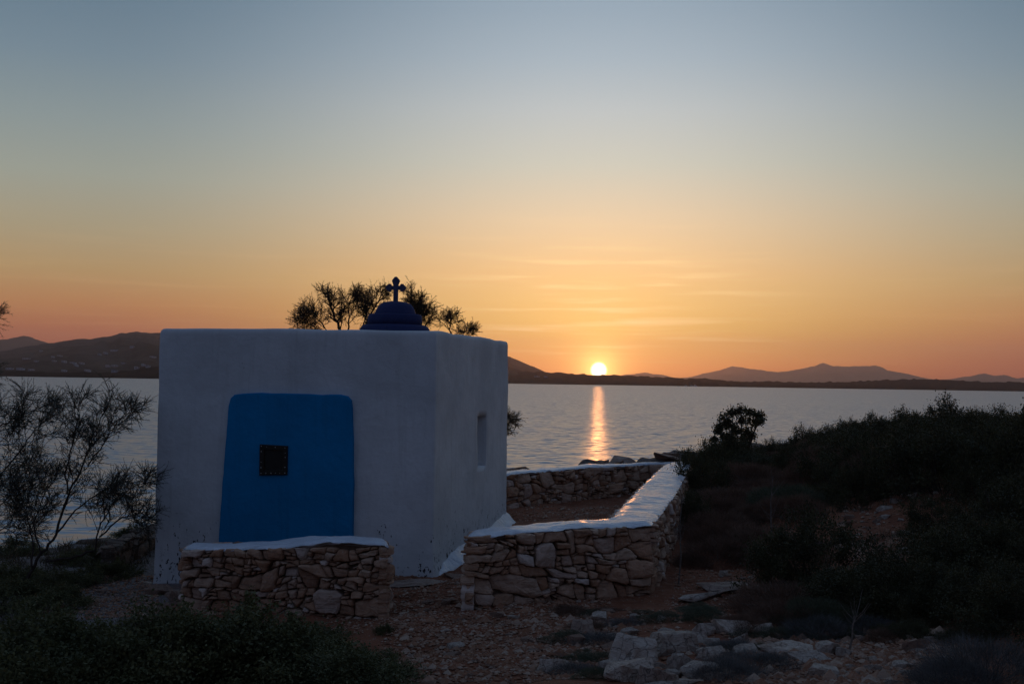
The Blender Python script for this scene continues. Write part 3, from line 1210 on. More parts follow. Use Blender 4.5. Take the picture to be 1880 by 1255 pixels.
def ribbon_wall(name, label, cat, pairs, faces, cop_th=0.06, coping=True, smat=None, group=None, rmin=0.045, rmax=0.13, seed=1, cap_over=0.03, open_ends=True):
    """pairs: list of (A(x,y), B(x,y), top z). faces: list of (side, i, j, normal_hint) side 'A' or 'B' or 'S' start cap, 'E' end cap"""
    smat = smat or M_wallstone
    t = thing(name, label, cat, (0, 0, 0), group)
    # earth core
    bm = bmesh.new()
    rs = []
    for A, B, z in pairs:
        a = Vector((A[0], A[1], 0))
        b_ = Vector((B[0], B[1], 0))
        ai, bi = a.lerp(b_, 0.10), b_.lerp(a, 0.10)
        za, zb = hz(*A) - 0.4, hz(*B) - 0.4
        zc_ = z - (cop_th if coping else 0.1)
        rs.append([bm.verts.new((ai.x, ai.y, za)), bm.verts.new((ai.x, ai.y, zc_)), bm.verts.new((bi.x, bi.y, zc_)), bm.verts.new((bi.x, bi.y, zb))])
    for a, c_ in zip(rs[:-1], rs[1:]):
        for k in range(3):
            bm.faces.new((a[k], a[k + 1], c_[k + 1], c_[k]))
    bm.faces.new(rs[0])
    bm.faces.new(list(reversed(rs[-1])))
    bmesh.ops.recalc_face_normals(bm, faces=bm.faces)
    bm_obj('core', bm, M_mortar, t)
    V, F = [], []
    for fi, (side, i, j) in enumerate(faces):
        if side == 'S':
            p, q, z0, z1 = Vector((*pairs[0][0], 0)), Vector((*pairs[0][1], 0)), pairs[0][2], pairs[0][2]
            oth = Vector((*pairs[1][0], 0))
        elif side == 'E':
            p, q, z0, z1 = Vector((*pairs[-1][0], 0)), Vector((*pairs[-1][1], 0)), pairs[-1][2], pairs[-1][2]
            oth = Vector((*pairs[-2][0], 0))
        else:
            s_ = 0 if side == 'A' else 1
            p, q, z0, z1 = Vector((*pairs[i][s_], 0)), Vector((*pairs[j][s_], 0)), pairs[i][2], pairs[j][2]
            oth = (Vector((*pairs[i][1 - s_], 0)) + Vector((*pairs[j][1 - s_], 0))) / 2
        mid = (p + q) / 2
        nrm = perp(p, q, mid - oth)
        bot = min(hz(p.x, p.y), hz(q.x, q.y)) - 0.12
        stone_face(V, F, p - nrm * 0.02, q - nrm * 0.02, nrm, (lambda u, z0=z0, z1=z1: z0 + (z1 - z0) * u - cop_th * 0.75), (lambda u, bot=bot: bot), rmin, rmax, seed * 31 + fi)
    mesh('stonework', V, F, smat, t, smooth_=False)
    if coping:
        # dense ribbon
        dp = []
        for (A, B, z), (A2, B2, z2) in zip(pairs[:-1], pairs[1:]):
            L = ((Vector(A) + Vector(B)) / 2 - (Vector(A2) + Vector(B2)) / 2).length
            n_ = max(2, int(L / 0.04))
            for k in range(n_):
                u = k / n_
                dp.append((Vector(A).lerp(Vector(A2), u), Vector(B).lerp(Vector(B2), u), z + (z2 - z) * u))
        A, B, z = pairs[-1]
        dp.append((Vector(A), Vector(B), z))
        NU = 12
        bm = bmesh.new()
        rs = []
        M_ = len(dp)
        for ri, (a, b_, z) in enumerate(dp):
            w = (b_ - a)
            wl_ = w.length
            w = w / wl_
            endf = 1.0
            row = []
            cen2 = (a + b_) / 2
            us = [-1.0, -1.0] + list(np.linspace(-1, 1, NU)) + [1.0, 1.0]
            for k, u in enumerate(us):
                if k == 0:
                    zz = -cop_th - 0.03
                    ext = -0.06
                elif k == 1:
                    zz = -cop_th
                    ext = 0.0
                elif k == len(us) - 1:
                    zz = -cop_th - 0.03
                    ext = -0.06
                elif k == len(us) - 2:
                    zz = -cop_th
                    ext = 0.0
                else:
                    zz = -0.035 * abs(u) ** 4 + 0.006
                    ext = 0.0
                p2 = cen2 + w * (u * (wl_ / 2 + cap_over + ext))
                en = 0.016 * mnoise.noise(Vector((p2.x * 4, p2.y * 4, u * 2 + seed)))
                nz = 0.020 * mnoise.noise(Vector((p2.x * 2.6, p2.y * 2.6, seed))) + 0.013 * mnoise.noise(Vector((p2.x * 5, p2.y * 7.5, seed))) + 0.005 * mnoise.noise(Vector((p2.x * 9, p2.y * 22, seed)))
                drop = 0.0
                if open_ends and (ri == 0 or ri == M_ - 1) and 2 <= k <= len(us) - 3:
                    drop = -0.02
                if k in (1, len(us) - 2):
                    nz += 0.028 * mnoise.noise(Vector((p2.x * 9, p2.y * 9, 3 + seed)))
                p2 = p2 + w * en
                row.append(bm.verts.new((p2.x, p2.y, z + zz + nz + drop)))
            rs.append(row)
        for a, c_ in zip(rs[:-1], rs[1:]):
            for k in range(len(a) - 1):
                bm.faces.new((a[k], a[k + 1], c_[k + 1], c_[k]))
        bm.faces.new(rs[0])
        bm.faces.new(list(reversed(rs[-1])))
        bmesh.ops.recalc_face_normals(bm, faces=bm.faces)
        bm_obj('coping', bm, M_coping, t, smooth_=True)
    return t


def xy(px, py, d):
    q = W(px, py, d)
    return (q.x, q.y)


# low wall in front of the blue panel
zl = W(340, 1010, 11.0).z + 0.03
zr = W(712, 1004, 10.6).z + 0.03
ribbon_wall('low_stone_wall', 'short low rubble stone wall with white top in front of the blue panel', 'stone wall',
            [(xy(337, 1010, 11.0), xy(352, 1000, 11.45), zl), (xy(460, 1005, 10.88), xy(470, 1000, 11.33), zl + 0.02), (xy(600, 1003, 10.72), xy(600, 998, 11.17), zr + 0.015), (xy(713, 1004, 10.6), xy(708, 998, 11.05), zr)],
            [('A', 0, 3), ('B', 0, 3), ('S', 0, 0), ('E', 0, 0)], cop_th=0.026, seed=1, rmin=0.030, rmax=0.13, cap_over=0.012)

# enclosure wall: near face, right flank running back, far wall behind the chapel
Z1 = W(860, 985, 10.6).z + 0.02
Z2 = W(1195, 962, 11.2).z + 0.02
Z3 = W(1222, 849, 20.1).z
Z4 = W(932, 869, 17.6).z
prs = [(xy(856, 985, 10.6), xy(872, 970, 11.05), Z1),
       (xy(1040, 972, 10.95), xy(1030, 960, 11.4), (Z1 + Z2) / 2 + 0.01),
       (xy(1197, 965, 11.2), xy(1122, 956, 11.62), Z2),
       (xy(1238, 900, 14.3), xy(1166, 903, 14.4), Z2 - 0.01),
       (xy(1252, 875, 16.4), xy(1191, 878, 16.5), (Z2 + Z3) / 2),
       (xy(1268, 849, 20.5), xy(1222, 849, 20.05), Z3),
       (xy(1075, 857, 19.2), xy(1080, 857, 18.75), (Z3 + Z4) / 2 + 0.03),
       (xy(925, 870, 18.05), xy(930, 870, 17.6), Z4),
       (xy(600, 880, 17.4), xy(610, 880, 17.0), Z4 - 0.05)]
ribbon_wall('enclosure_wall', 'long rubble stone wall with white coping enclosing the yard right of the chapel', 'stone wall', prs,
            [('A', 0, 2), ('A', 2, 3), ('A', 3, 4), ('A', 4, 5), ('B', 5, 6), ('B', 6, 7), ('B', 7, 8), ('B', 0, 2), ('B', 2, 3), ('B', 3, 5), ('S', 0, 0)], cop_th=0.026, seed=3, rmin=0.030, rmax=0.19, cap_over=0.012)

# dark dry stone bank wall left of the chapel
ribbon_wall('dry_stone_wall', 'dark uncapped dry stone wall half hidden behind the tamarisk left of the chapel', 'stone wall',
            [(xy(196, 1050, 13.5), xy(198, 1040, 14.0), W(205, 1005, 13.5).z), (xy(288, 1040, 15.2), xy(288, 1040, 15.7), W(285, 968, 15.2).z), (xy(420, 1040, 17.5), xy(420, 1040, 18.0), W(420, 965, 17.5).z)],
            [('A', 0, 1), ('A', 1, 2), ('S', 0, 0), ('B', 0, 1)], cop_th=0.0, coping=False, smat=M_oldstone, seed=7, rmin=0.05, rmax=0.14)


# ------------------------------------------------------------------ rocks
def rock_mesh(seed, flat=0.6):
    rg = random.Random(seed)
    bm = bmesh.new()
    for i in range(rg.randint(10, 14)):
        a = rg.uniform(0, 2 * math.pi)
        z = rg.uniform(-1, 1)
        r = math.sqrt(1 - z * z) ** 0.6
        k = rg.uniform(0.85, 1.15)
        bm.verts.new((r * math.cos(a) * k, r * math.sin(a) * k * 0.85, z * flat * k))
    ret = bmesh.ops.convex_hull(bm, input=bm.verts)
    bmesh.ops.delete(bm, geom=[v for v in bm.verts if not v.link_faces], context='VERTS')
    bmesh.ops.bevel(bm, geom=list(bm.edges), offset=0.022, segments=1, affect='EDGES', profile=0.5)
    bmesh.ops.triangulate(bm, faces=bm.faces)
    bmesh.ops.subdivide_edges(bm, edges=[e for e in bm.edges if e.calc_length() > 0.25], cuts=2, use_grid_fill=True)
    for v_ in bm.verts:
        n_ = mnoise.fractal(v_.co * 2.2 + Vector((seed * 3.1, 0, 0)), 0.8, 2.0, 4)
        v_.co += v_.co.normalized() * n_ * 0.05
        lay = mnoise.noise(Vector((v_.co.x * 1.2, v_.co.y * 1.2, v_.co.z * 12 + seed)))
        v_.co.x *= 1 + 0.11 * lay
        v_.co.y *= 1 + 0.11 * lay
    bmesh.ops.recalc_face_normals(bm, faces=bm.faces)
    return bm


ROCKS = []
for i in range(10):
    bm = rock_mesh(100 + i, [0.6, 0.45, 0.75, 0.3, 0.5][i % 5])
    me = bpy.data.meshes.new('rock')
    bm.to_mesh(me)
    bm.free()
    me.materials.append(M_rock)
    ROCKS.append(me)
ROCKS_D = []
for me in ROCKS:
    m2 = me.copy()
    m2.materials[0] = M_oldstone
    ROCKS_D.append(m2)
ROCKS_R = []
for me in ROCKS:
    m2 = me.copy()
    m2.materials[0] = M_redrock
    ROCKS_R.append(m2)


def rock(px, py, wpx, hpx, label, group, red=False, name='rock', var=None, sink=0.42, pos=None):
    p = pos or G(px, py + hpx * 0.35)
    k = p.y / FPX
    w_, h_ = wpx * k / 2 * 1.12, hpx * k / 2 * 1.15
    lst = ROCKS_R if red else ROCKS
    me = lst[random.randrange(len(lst)) if var is None else var]
    o = bpy.data.objects.new(name, me)
    COL.objects.link(o)
    dims = max(v_.co.z for v_ in me.vertices)
    sz = h_ / dims * 0.9
    o.location = (p.x, p.y, p.z + h_ * (1 - sink * 2) * 0.7)
    o.scale = (w_, w_ * random.uniform(0.65, 0.95), sz)
    o.rotation_euler = (random.uniform(-0.15, 0.15), random.uniform(-0.15, 0.15), random.choice([0, math.pi]) + random.uniform(-0.35, 0.35))
    tag(o, label, 'rock', group)
    return o


gout = 'pale blocks of the limestone outcrop at the bottom'
named = [
    (1165, 1186, 125, 78, 'largest pale limestone block of the outcrop, cracked and slanting', False, 0),
    (1238, 1172, 110, 62, 'broad pale limestone block right behind the largest block of the outcrop', False, 1),
    (1150, 1226, 96, 62, 'pale limestone block low at the left foot of the outcrop', False, 2),
    (1206, 1238, 92, 66, 'brown faced boulder at the front of the outcrop', True, 4),
    (1243, 1212, 52, 58, 'upright pale wedge of rock leaning in the middle of the outcrop', False, 7),
    (1284, 1226, 78, 50, 'pale angular block at the right front of the outcrop', False, 5),
    (1228, 1252, 110, 32, 'flat pale slab cut off by the bottom edge, front of the outcrop', False, 3),
    (1286, 1166, 62, 42, 'small pale block beside grey shrub, top right of the outcrop', False, 9),
    (1350, 1148, 95, 38, 'flat weathered ledge behind the low grey shrub right of the outcrop', False, 8),
    (1402, 1152, 44, 26, 'small pale block at the right end of the weathered ledge', False, 6),
    (1070, 1148, 62, 40, 'rounded brownish rock beside the path below the wall corner', True, 0),
    (1100, 1131, 38, 26, 'smaller grey rock touching the rounded brownish rock by the path', False, 4),
    (1017, 1220, 72, 40, 'grey rock with dark underside at the right edge of the path', False, 1),
    (1060, 1172, 34, 30, 'small upright dark rock among twigs right of the path', True, 2),
    (1452, 1188, 108, 26, 'long flat grey slab at lower right', False, 3),
    (1482, 1206, 96, 26, 'second flat slab lying just below the long grey slab', False, 8),
    (1521, 1186, 48, 38, 'squarish grey block beside the long flat slab', False, 5),
    (1549, 1196, 30, 28, 'small grey block to the right of the squarish block', False, 6),
    (1678, 1181, 52, 38, 'brownish pointed boulder under the dark shrubs at lower right', True, 7),
    (1512, 1232, 70, 30, 'low grey slab nearest the bottom edge at lower right', False, 1),
    (1285, 1092, 100, 22, 'flat grey slab in the path right of the enclosure wall', False, 3),
    (1345, 1076, 118, 22, 'flat brown slab like a step beyond the grey slab', True, 3),
    (1372, 1096, 74, 14, 'thin brown slab below the step like slab', True, 8),
    (1392, 1110, 44, 14, 'small flat brown stone at the near end of the slabs', True, 8),
    (1329, 1051, 24, 18, 'small bright white stone above the slabs', False, 0),
    (760, 1069, 130, 12, 'thin slab ledge under the near corner of the chapel', True, 3),
    (840, 1056, 60, 12, 'thin slab at the foot of the flared plaster base', True, 8),
    (300, 1082, 60, 26, 'dark footing stone under the left corner of the chapel', True, 5),
    (325, 1090, 44, 34, 'footing stone sticking out at the left end of the low wall', True, 2),
    (880, 922, 60, 12, 'flat stone inside the walled yard near the chapel', True, 3),
    (1345, 1170, 60, 40, 'pale stone half buried in low scrub right of the outcrop', False, 9),
    (1300, 1195, 50, 30, 'pale stone between the outcrop and the low scrub', False, 2),
    (1370, 1190, 60, 26, 'grey stone at the left end of the long flat slab', False, 4),
]
for (px, py, w_, h_, lb, red, vr) in named:
    rock(px, py, w_, h_, lb, gout if 'outcrop' in lb else 'single rocks on the rough ground', red, 'boulder' if w_ > 60 else 'rock', vr)

dsw = bpy.data.objects['dry_stone_wall']
for i in range(12):
    u = i / 11
    a_ = Vector(xy(196, 1045, 13.7)).lerp(Vector(xy(288, 1045, 15.4)), u)
    zt_ = W(205, 1005, 13.5).z * (1 - u) + W(285, 968, 15.2).z * u
    o = bpy.data.objects.new('capstone', ROCKS_D[i % 10])
    COL.objects.link(o)
    o.parent = dsw
    o.location = (a_.x, a_.y, zt_ - 0.05 + random.uniform(-.02, .03))
    o.scale = (0.15, random.uniform(.2, .27), 0.12)
    o.rotation_euler = (random.uniform(-.2, .2), random.uniform(-.2, .2), random.uniform(-.5, .5))
# small stone lying on the low wall
p = W(437, 995, 11.15)
o = rock(0, 0, 24, 11, 'small pale stone lying on the white top of the low wall', None, True, 'loose_stone', 2, pos=Vector((p.x, 11.2, zl - 0.0)))

occ = []
bp = [(860, 1130), (1190, 1130)]


def scatter_rocks(n, box_, wr, label, group, red_p=0.3, hf=0.55):
    done = 0
    tr = 0
    while done < n and tr < n * 20:
        tr += 1
        px, py = random.uniform(box_[0], box_[2]), random.uniform(box_[1], box_[3])
        w_ = wr[0] + (wr[1] - wr[0]) * random.random() ** 2.2
        if any(abs(px - a) < (w_ + c_) * 0.36 and abs(py - b_) < (w_ + c_) * 0.18 for a, b_, c_ in occ):
            continue
        occ.append((px, py, w_))
        rock(px, py, w_, w_ * hf * random.uniform(0.7, 1.2), label, group, random.random() < red_p)
        done += 1


scatter_rocks(22, (1120, 1150, 1310, 1250), (34, 84), 'broken pale block wedged in the limestone outcrop', 'wedged blocks of the outcrop', 0.25, 0.62)
scatter_rocks(52, (1500, 1160, 1790, 1252), (10, 46), 'small limestone rock in the rubble under the dark shrubs at lower right', 'rubble rocks at lower right')
scatter_rocks(28, (1370, 1175, 1560, 1252), (8, 36), 'small rock on the bare red soil between the slabs at lower right', 'rocks between the slabs', 0.5)
scatter_rocks(33, (1540, 905, 1665, 1012), (9, 32), 'small pale rock in the stony clearing on the scrub hill', 'rocks in the hill clearing', 0.4)
scatter_rocks(8, (1655, 893, 1750, 918), (10, 26), 'pale rock among the bushes above the stony clearing', 'rocks above the clearing', 0.1)
scatter_rocks(11, (1300, 1040, 1400, 1062), (7, 20), 'small stone scattered just beyond the flat slabs', 'stones beyond the slabs', 0.4, 0.5)
scatter_rocks(38, (720, 1070, 1090, 1250), (8, 38), 'small reddish stone lying on the dirt path', 'stones on the dirt path', 0.75, 0.45)
scatter_rocks(22, (1040, 1120, 1400, 1250), (8, 34), 'small broken rock at the foot of the outcrop', 'broken rocks round the outcrop', 0.4)
scatter_rocks(9, (130, 1060, 280, 1120), (6, 20), 'small pale stone on the gravel left of the chapel', 'stones on the left gravel', 0.2, 0.5)

# rocky shore ledge beyond the enclosure
for i in range(26):
    x = random.uniform(-4, 8)
    yc = float(np.interp(x, CX, CY)) + random.uniform(-5.0, 0.6)
    s = random.uniform(0.25, 0.75)
    o = bpy.data.objects.new('shore_rock', ROCKS_R[i % 10])
    COL.objects.link(o)
    o.location = (x, yc, hz(x, yc) + 0.03)
    o.scale = (s, s * 0.8, s * 0.42)
    o.rotation_euler = (random.uniform(-.2, .2), random.uniform(-.2, .2), random.uniform(0, 6))
    tag(o, 'dark jagged rock on the low shore at the edge of the water', 'rock', 'jagged rocks along the shore')

for i in range(14):
    x = random.uniform(-9.5, -5.4)
    yc = float(np.interp(x, CX, CY)) + random.uniform(-3.2, 0.3)
    s = random.uniform(0.18, 0.5)
    o = bpy.data.objects.new('shore_rock', ROCKS_D[i % 10])
    COL.objects.link(o)
    o.location = (x, yc, hz(x, yc) + 0.02)
    o.scale = (s, s * 0.8, s * 0.5)
    o.rotation_euler = (random.uniform(-.2, .2), random.uniform(-.2, .2), random.uniform(0, 6))
    tag(o, 'dark low rock at the water edge behind the left tamarisk', 'rock', 'dark rocks on the left shore')
# gravel: uncountable
V, F = [], []
octv = np.array([(1, 0, 0), (0, 1, 0), (-1, 0, 0), (0, -1, 0), (0, 0, 1), (0, 0, -1)], float)
octf = [(0, 1, 4), (1, 2, 4), (2, 3, 4), (3, 0, 4), (1, 0, 5), (2, 1, 5), (3, 2, 5), (0, 3, 5)]
cnt = 0
regions = [((700, 1060, 1120, 1255), 7500, 0.016), ((80, 1050, 290, 1140), 3600, 0.014), ((1380, 1150, 1780, 1255), 4000, 0.018), ((1540, 900, 1660, 1010), 1200, 0.02),
           ((1230, 1040, 1420, 1120), 800, 0.015), ((930, 930, 1140, 960), 500, 0.02), ((960, 1120, 1400, 1255), 1400, 0.015), ((600, 1110, 760, 1160), 800, 0.011),
           ((1370, 1160, 1790, 1252), 420, 0.045), ((740, 1080, 1090, 1255), 420, 0.036), ((1540, 905, 1660, 1012), 160, 0.05), ((1040, 1120, 1400, 1255), 160, 0.04)]
for box_, n, s0 in regions:
    # sample on ground by two corners' ray grid
    for i in range(n):
        px, py = random.uniform(box_[0], box_[2]), random.uniform(box_[1], box_[3])
        d = CAM_R @ Vector(((px - IW / 2) / FPX, (IH / 2 - py) / FPX, -1.0))
        y_ = -(CAM_Z - 0.05) / d.z * d.y
        for _ in range(3):
            x_ = d.x / d.y * y_
            z_ = float(height(x_, y_, False))
            y_ = (z_ - CAM_Z) / d.z * d.y
        x_ = d.x / d.y * y_
        if y_ > 40 or y_ < 4:
            continue
        z_ = hz(x_, y_)
        s = s0 * random.uniform(0.5, 1.0) * (1 + 1.6 * random.random() ** 5)
        q = octv * np.array([s, s * random.uniform(.6, 1), s * random.uniform(.35, .7)]) * (0.75 + 0.5 * rng.random((6, 1)))
        a = random.uniform(0, 6.28)
        ca, sa = math.cos(a), math.sin(a)
        base = len(V)
        for u in q:
            V.append((x_ + u[0] * ca - u[1] * sa, y_ + u[0] * sa + u[1] * ca, z_ + 0.008 + u[2]))
        F += [tuple(j + base for j in f) for f in octf]
M_gravel = stone_mat('gravel_stone', [(0.0, (0.22, 0.085, 0.042)), (0.5, (0.32, 0.155, 0.088)), (1.0, (0.46, 0.33, 0.24))])
tag(mesh('gravel', V, F, M_gravel), 'loose gravel and stone chips strewn over the soil', 'gravel', kind='stuff')


# ------------------------------------------------------------------ vegetation
def rand_dirs(n):
    v = rng.normal(size=(n, 3))
    return v / np.linalg.norm(v, axis=1, keepdims=True)


def leaf_quads(c, size, up=0.0, aspect=0.5):
    """little folded leaves: each one a quad; c (n,3)"""
    n = len(c)
    d = rand_dirs(n)
    d[:, 2] += up
    d /= np.linalg.norm(d, axis=1, keepdims=True)
    r = rand_dirs(n)
    s = np.cross(d, r)
    s /= np.linalg.norm(s, axis=1, keepdims=True) + 1e-9
    L = (size * (0.6 + 0.8 * rng.random(n)))[:, None]
    w = L * aspect * 0.5
    a = c - d * L * 0.5
    b_ = c + s * w
    t = c + d * L * 0.5
    e = c - s * w
    V = np.stack([a, b_, t, e], 1).reshape(-1, 3)
    F = np.arange(n * 4).reshape(n, 4)
    return V, F


def needles(p, d, L, w):
    """thin triangles from p along d"""
    n = len(p)
    r = rand_dirs(n)
    s = np.cross(d, r)
    s /= np.linalg.norm(s, axis=1, keepdims=True) + 1e-9
    if np.isscalar(L):
        L = np.full(n, L)
    if np.isscalar(w):
        w = np.full(n, w)
    V = np.stack([p - s * w[:, None] / 2, p + s * w[:, None] / 2, p + d * L[:, None]], 1).reshape(-1, 3)
    F = np.arange(n * 3).reshape(n, 3)
    return V, F


def tube_into(V, F, pts, r0, r1, sides=5):
    n = len(pts)
    base = len(V)
    for i, p in enumerate(pts):
        t = (pts[min(i + 1, n - 1)] - pts[max(i - 1, 0)])
        t = t.normalized() if t.length > 1e-6 else Vector((0, 0, 1))
        a = t.orthogonal().normalized()
        b_ = t.cross(a)
        r = r0 + (r1 - r0) * i / max(1, n - 1)
        for k in range(sides):
            an = 2 * math.pi * k / sides
            q = p + (a * math.cos(an) + b_ * math.sin(an)) * r
            V.append((q.x, q.y, q.z))
    for i in range(n - 1):
        for k in range(sides):
            k2 = (k + 1) % sides
            F.append((base + i * sides + k, base + i * sides + k2, base + (i + 1) * sides + k2, base + (i + 1) * sides + k))


def shrub_leafy(seed, nleaf=15000, leaf=0.034, nclump=60, hgt=0.85, open_=0.0):
    rg = np.random.default_rng(seed)
    cl = []
    for i in range(nclump):
        a = rg.uniform(0, 2 * math.pi)
        z = rg.uniform(0.05, 1.0)
        rr_ = math.sqrt(max(0, 1 - z * z)) * rg.uniform(0.55, 1.0)
        lump = 1 + 0.35 * mnoise.noise(Vector((math.cos(a) * 1.4, math.sin(a) * 1.4, z * 1.5 + seed)))
        cl.append((math.cos(a) * rr_ * lump, math.sin(a) * rr_ * lump, z * hgt * lump * rg.uniform(0.75, 1.08)))
    cl = np.array(cl)
    which = rg.integers(0, nclump, nleaf)
    sg = 0.06 + 0.06 * rg.random(nclump)
    c = cl[which] + rg.normal(size=(nleaf, 3)) * sg[which][:, None] * np.array([1, 1, 0.75])
    # sprigs sticking out of the crown
    nsp = nleaf // 5
    cs = cl[rg.integers(0, nclump, nsp // 12)]
    out = []
    for q in cs:
        d = q / (np.linalg.norm(q) + 1e-6) + rg.normal(size=3) * 0.35 + np.array([0, 0, 0.5])
        d /= np.linalg.norm(d)
        L = rg.uniform(0.08, 0.20)
        t = rg.random(12)[:, None]
        out.append(q + d * (0.05 + L * t) + rg.normal(size=(12, 3)) * 0.014)
    c = np.concatenate([c] + out)
    c = c[c[:, 2] > -0.05]
    V, F = leaf_quads(c, leaf, 0.3, 0.55)
    SV, SF = [], []
    for i in range(26):
        q = cl[rg.integers(0, nclump)]
        b0 = Vector((rg.normal() * 0.08, rg.normal() * 0.08, -0.1))
        e = Vector(q)
        mid = b0.lerp(e, 0.5) + Vector(rg.normal(size=3)) * 0.08
        tube_into(SV, SF, [b0, b0.lerp(mid, .5) + Vector(rg.normal(size=3)) * 0.02, mid, e], 0.018, 0.004, 4)
    return (V, F), (SV, SF)


def shrub_twiggy(seed, n=6000, hgt=0.6, spread=1.0, spike=0.10, dome=True, w=0.006):
    rg = np.random.default_rng(seed)
    # dense rounded cushion of fine twigs pointing outward
    a = rg.uniform(0, 2 * math.pi, n)
    z = rg.random(n) ** 0.8
    rr_ = np.sqrt(np.clip(1 - z * z, 0, 1))
    d = np.stack([np.cos(a) * rr_, np.sin(a) * rr_, z], 1)
    lump = np.array([1 + 0.28 * mnoise.noise(Vector((q[0] * 2.3, q[1] * 2.3, q[2] * 2.3 + seed))) for q in d])
    sh = (0.55 + 0.45 * rg.random(n) ** 0.5) * lump
    p = d * sh[:, None] * np.array([spread, spread, hgt])
    dd = d + rg.normal(size=(n, 3)) * 0.45 + np.array([0, 0, 0.35])
    dd /= np.linalg.norm(dd, axis=1, keepdims=True)
    V, F = needles(p - dd * spike * 0.5, dd, spike * (0.5 + rg.random(n)), w)
    SV, SF = [], []
    for i in range(40):
        k = rg.integers(0, n)
        e = Vector(p[k]) * 1.05
        mid = e * 0.5 + Vector(rg.normal(size=3)) * 0.06
        tube_into(SV, SF, [Vector((0, 0, -0.08)), mid, e], 0.010, 0.003, 3)
    return (V, F), (SV, SF)


PROTO = {}


def make_proto(kind, data, mat, stem_mat, name):
    (V, F), (SV, SF) = data
    me = bpy.data.meshes.new('foliage')
    me.from_pydata(V.tolist(), [], F.tolist())
    me.materials.append(mat)
    ms = bpy.data.meshes.new('stem')
    ms.from_pydata(SV, [], SF)
    ms.materials.append(stem_mat)
    PROTO.setdefault(kind, []).append((me, ms, name))


for s in range(4):
    make_proto('green', shrub_leafy(s + 1), M_lentisk, M_bark, 'evergreen_shrub')
for s in range(2):
    make_proto('greenfine', shrub_leafy(s + 31, 20000, 0.036, 90, 0.7), M_nearleaf, M_bark, 'evergreen_shrub')
for s in range(3):
    make_proto('dry', shrub_twiggy(s + 50, 9000, 0.72, 1.0, 0.14, w=0.007), M_heath, M_deadwood, 'dry_shrub')
for s in range(2):
    make_proto('cushion', shrub_twiggy(s + 60, 16000, 0.62, 1.0, 0.07, w=0.007), M_cushion, M_bark, 'cushion_shrub')
for s in range(2):
    make_proto('ash', shrub_twiggy(s + 70, 7000, 0.68, 1.0, 0.17, w=0.006), M_ash, M_deadwood, 'grey_shrub')


def shrub(kind, pos, rad_, hf=1.0, label=None, group=None):
    me, ms, nm = random.choice(PROTO[kind])
    t = thing(nm, label, 'shrub', pos, group, random.uniform(0, 6.28))
    t.scale = (rad_ * random.uniform(0.9, 1.1), rad_ * random.uniform(0.85, 1.1), rad_ * hf)
    for nme, mm in (('foliage', me), ('stem', ms)):
        o = bpy.data.objects.new(nme, mm)
        COL.objects.link(o)
        o.parent = t
    return t


def shrub_px(kind, px, py, rad_, hf=1.0, label=None, group=None):
    p = G(px, py)
    return shrub(kind, p - Vector((0, 0, 0.04)), rad_, hf, label, group)


# scrub hill on the right
SKX = [1200, 1235, 1280, 1350, 1425, 1480, 1540, 1600, 1660, 1715, 1770, 1830, 1880, 2050]
SKY = [850, 850, 822, 818, 798, 776, 764, 752, 745, 729, 736, 738, 727, 715]
placed = []
tries = 0
rg = random.Random(5)
clear_c = G(1600, 960)
path_c = G(1340, 1080)
while len(placed) < 290 and tries < 16000:
    tries += 1
    x, y = rg.uniform(2.0, 15), rg.uniform(9.5, 34)
    q = (x * FPX / y + 940)
    wallx = np.interp(y, [11, 14.3, 16.4, 20.5, 22], [1.5, 2.2, 2.55, 3.3, 3.3])
    rr_ = rg.uniform(0.42, 0.85)
    if x < wallx + rr_ * 0.75:
        continue
    if y > 22 and x < 3.6 + (y - 22) * 0.12:
        continue
    if q > 2050:
        continue
    # keep the clearings open
    if (Vector((x, y, 0)) - Vector((clear_c.x, clear_c.y, 0))).length < rr_ + 0.55:
        continue
    vy = (CAM_Z - hz(x, y)) / y * FPX + 701
    if vy > 1015 and q < 1430:
        continue
    if vy > 1150 and q < 1690:
        continue
    if any((a - x) ** 2 + (b_ - y) ** 2 < ((r2 + rr_) * 0.47) ** 2 for a, b_, r2 in placed):
        continue
    placed.append((x, y, rr_))
    right = q > 1500 and y < 15
    pr = rg.random()
    kind = 'green' if (right or pr < 0.42) else ('dry' if pr < 0.85 else ('cushion' if pr < 0.95 else 'ash'))
    hf = rg.uniform(0.85, 1.2)
    if kind != 'green':
        rr_ *= 0.85
    lab = {'green': 'dark leafy evergreen bush in the thicket covering the right hill', 'dry': 'brown dry twiggy bush in the thicket covering the right hill',
           'cushion': 'low rounded cushion bush among the taller thicket on the right hill', 'ash': 'grey leafless bush among the darker thicket on the right hill'}[kind]
    g_ = hz(x, y)
    ly = np.interp(q, SKX, SKY) + rg.uniform(4, 26)
    if vy > 985 and 1515 < q < 1690:
        ly = 1010
    elif vy > 900 and q < 1500:
        ly = max(ly, vy - 62 - rg.uniform(0, 30))
        if kind == 'green':
            kind = 'dry'
            lab = 'brown dry twiggy bush in the thicket covering the right hill'
    lim = CAM_Z + (704.5 + (q - 940) * 0.0154 - ly) / FPX * y
    hmax = lim - g_
    if hmax < 0.25:
        continue
    hf = min(hf, hmax / (rr_ * 1.12))
    shrub(kind, (x, y, g_ - 0.05), rr_, hf, lab, kind + ' shrubs covering the right hill')

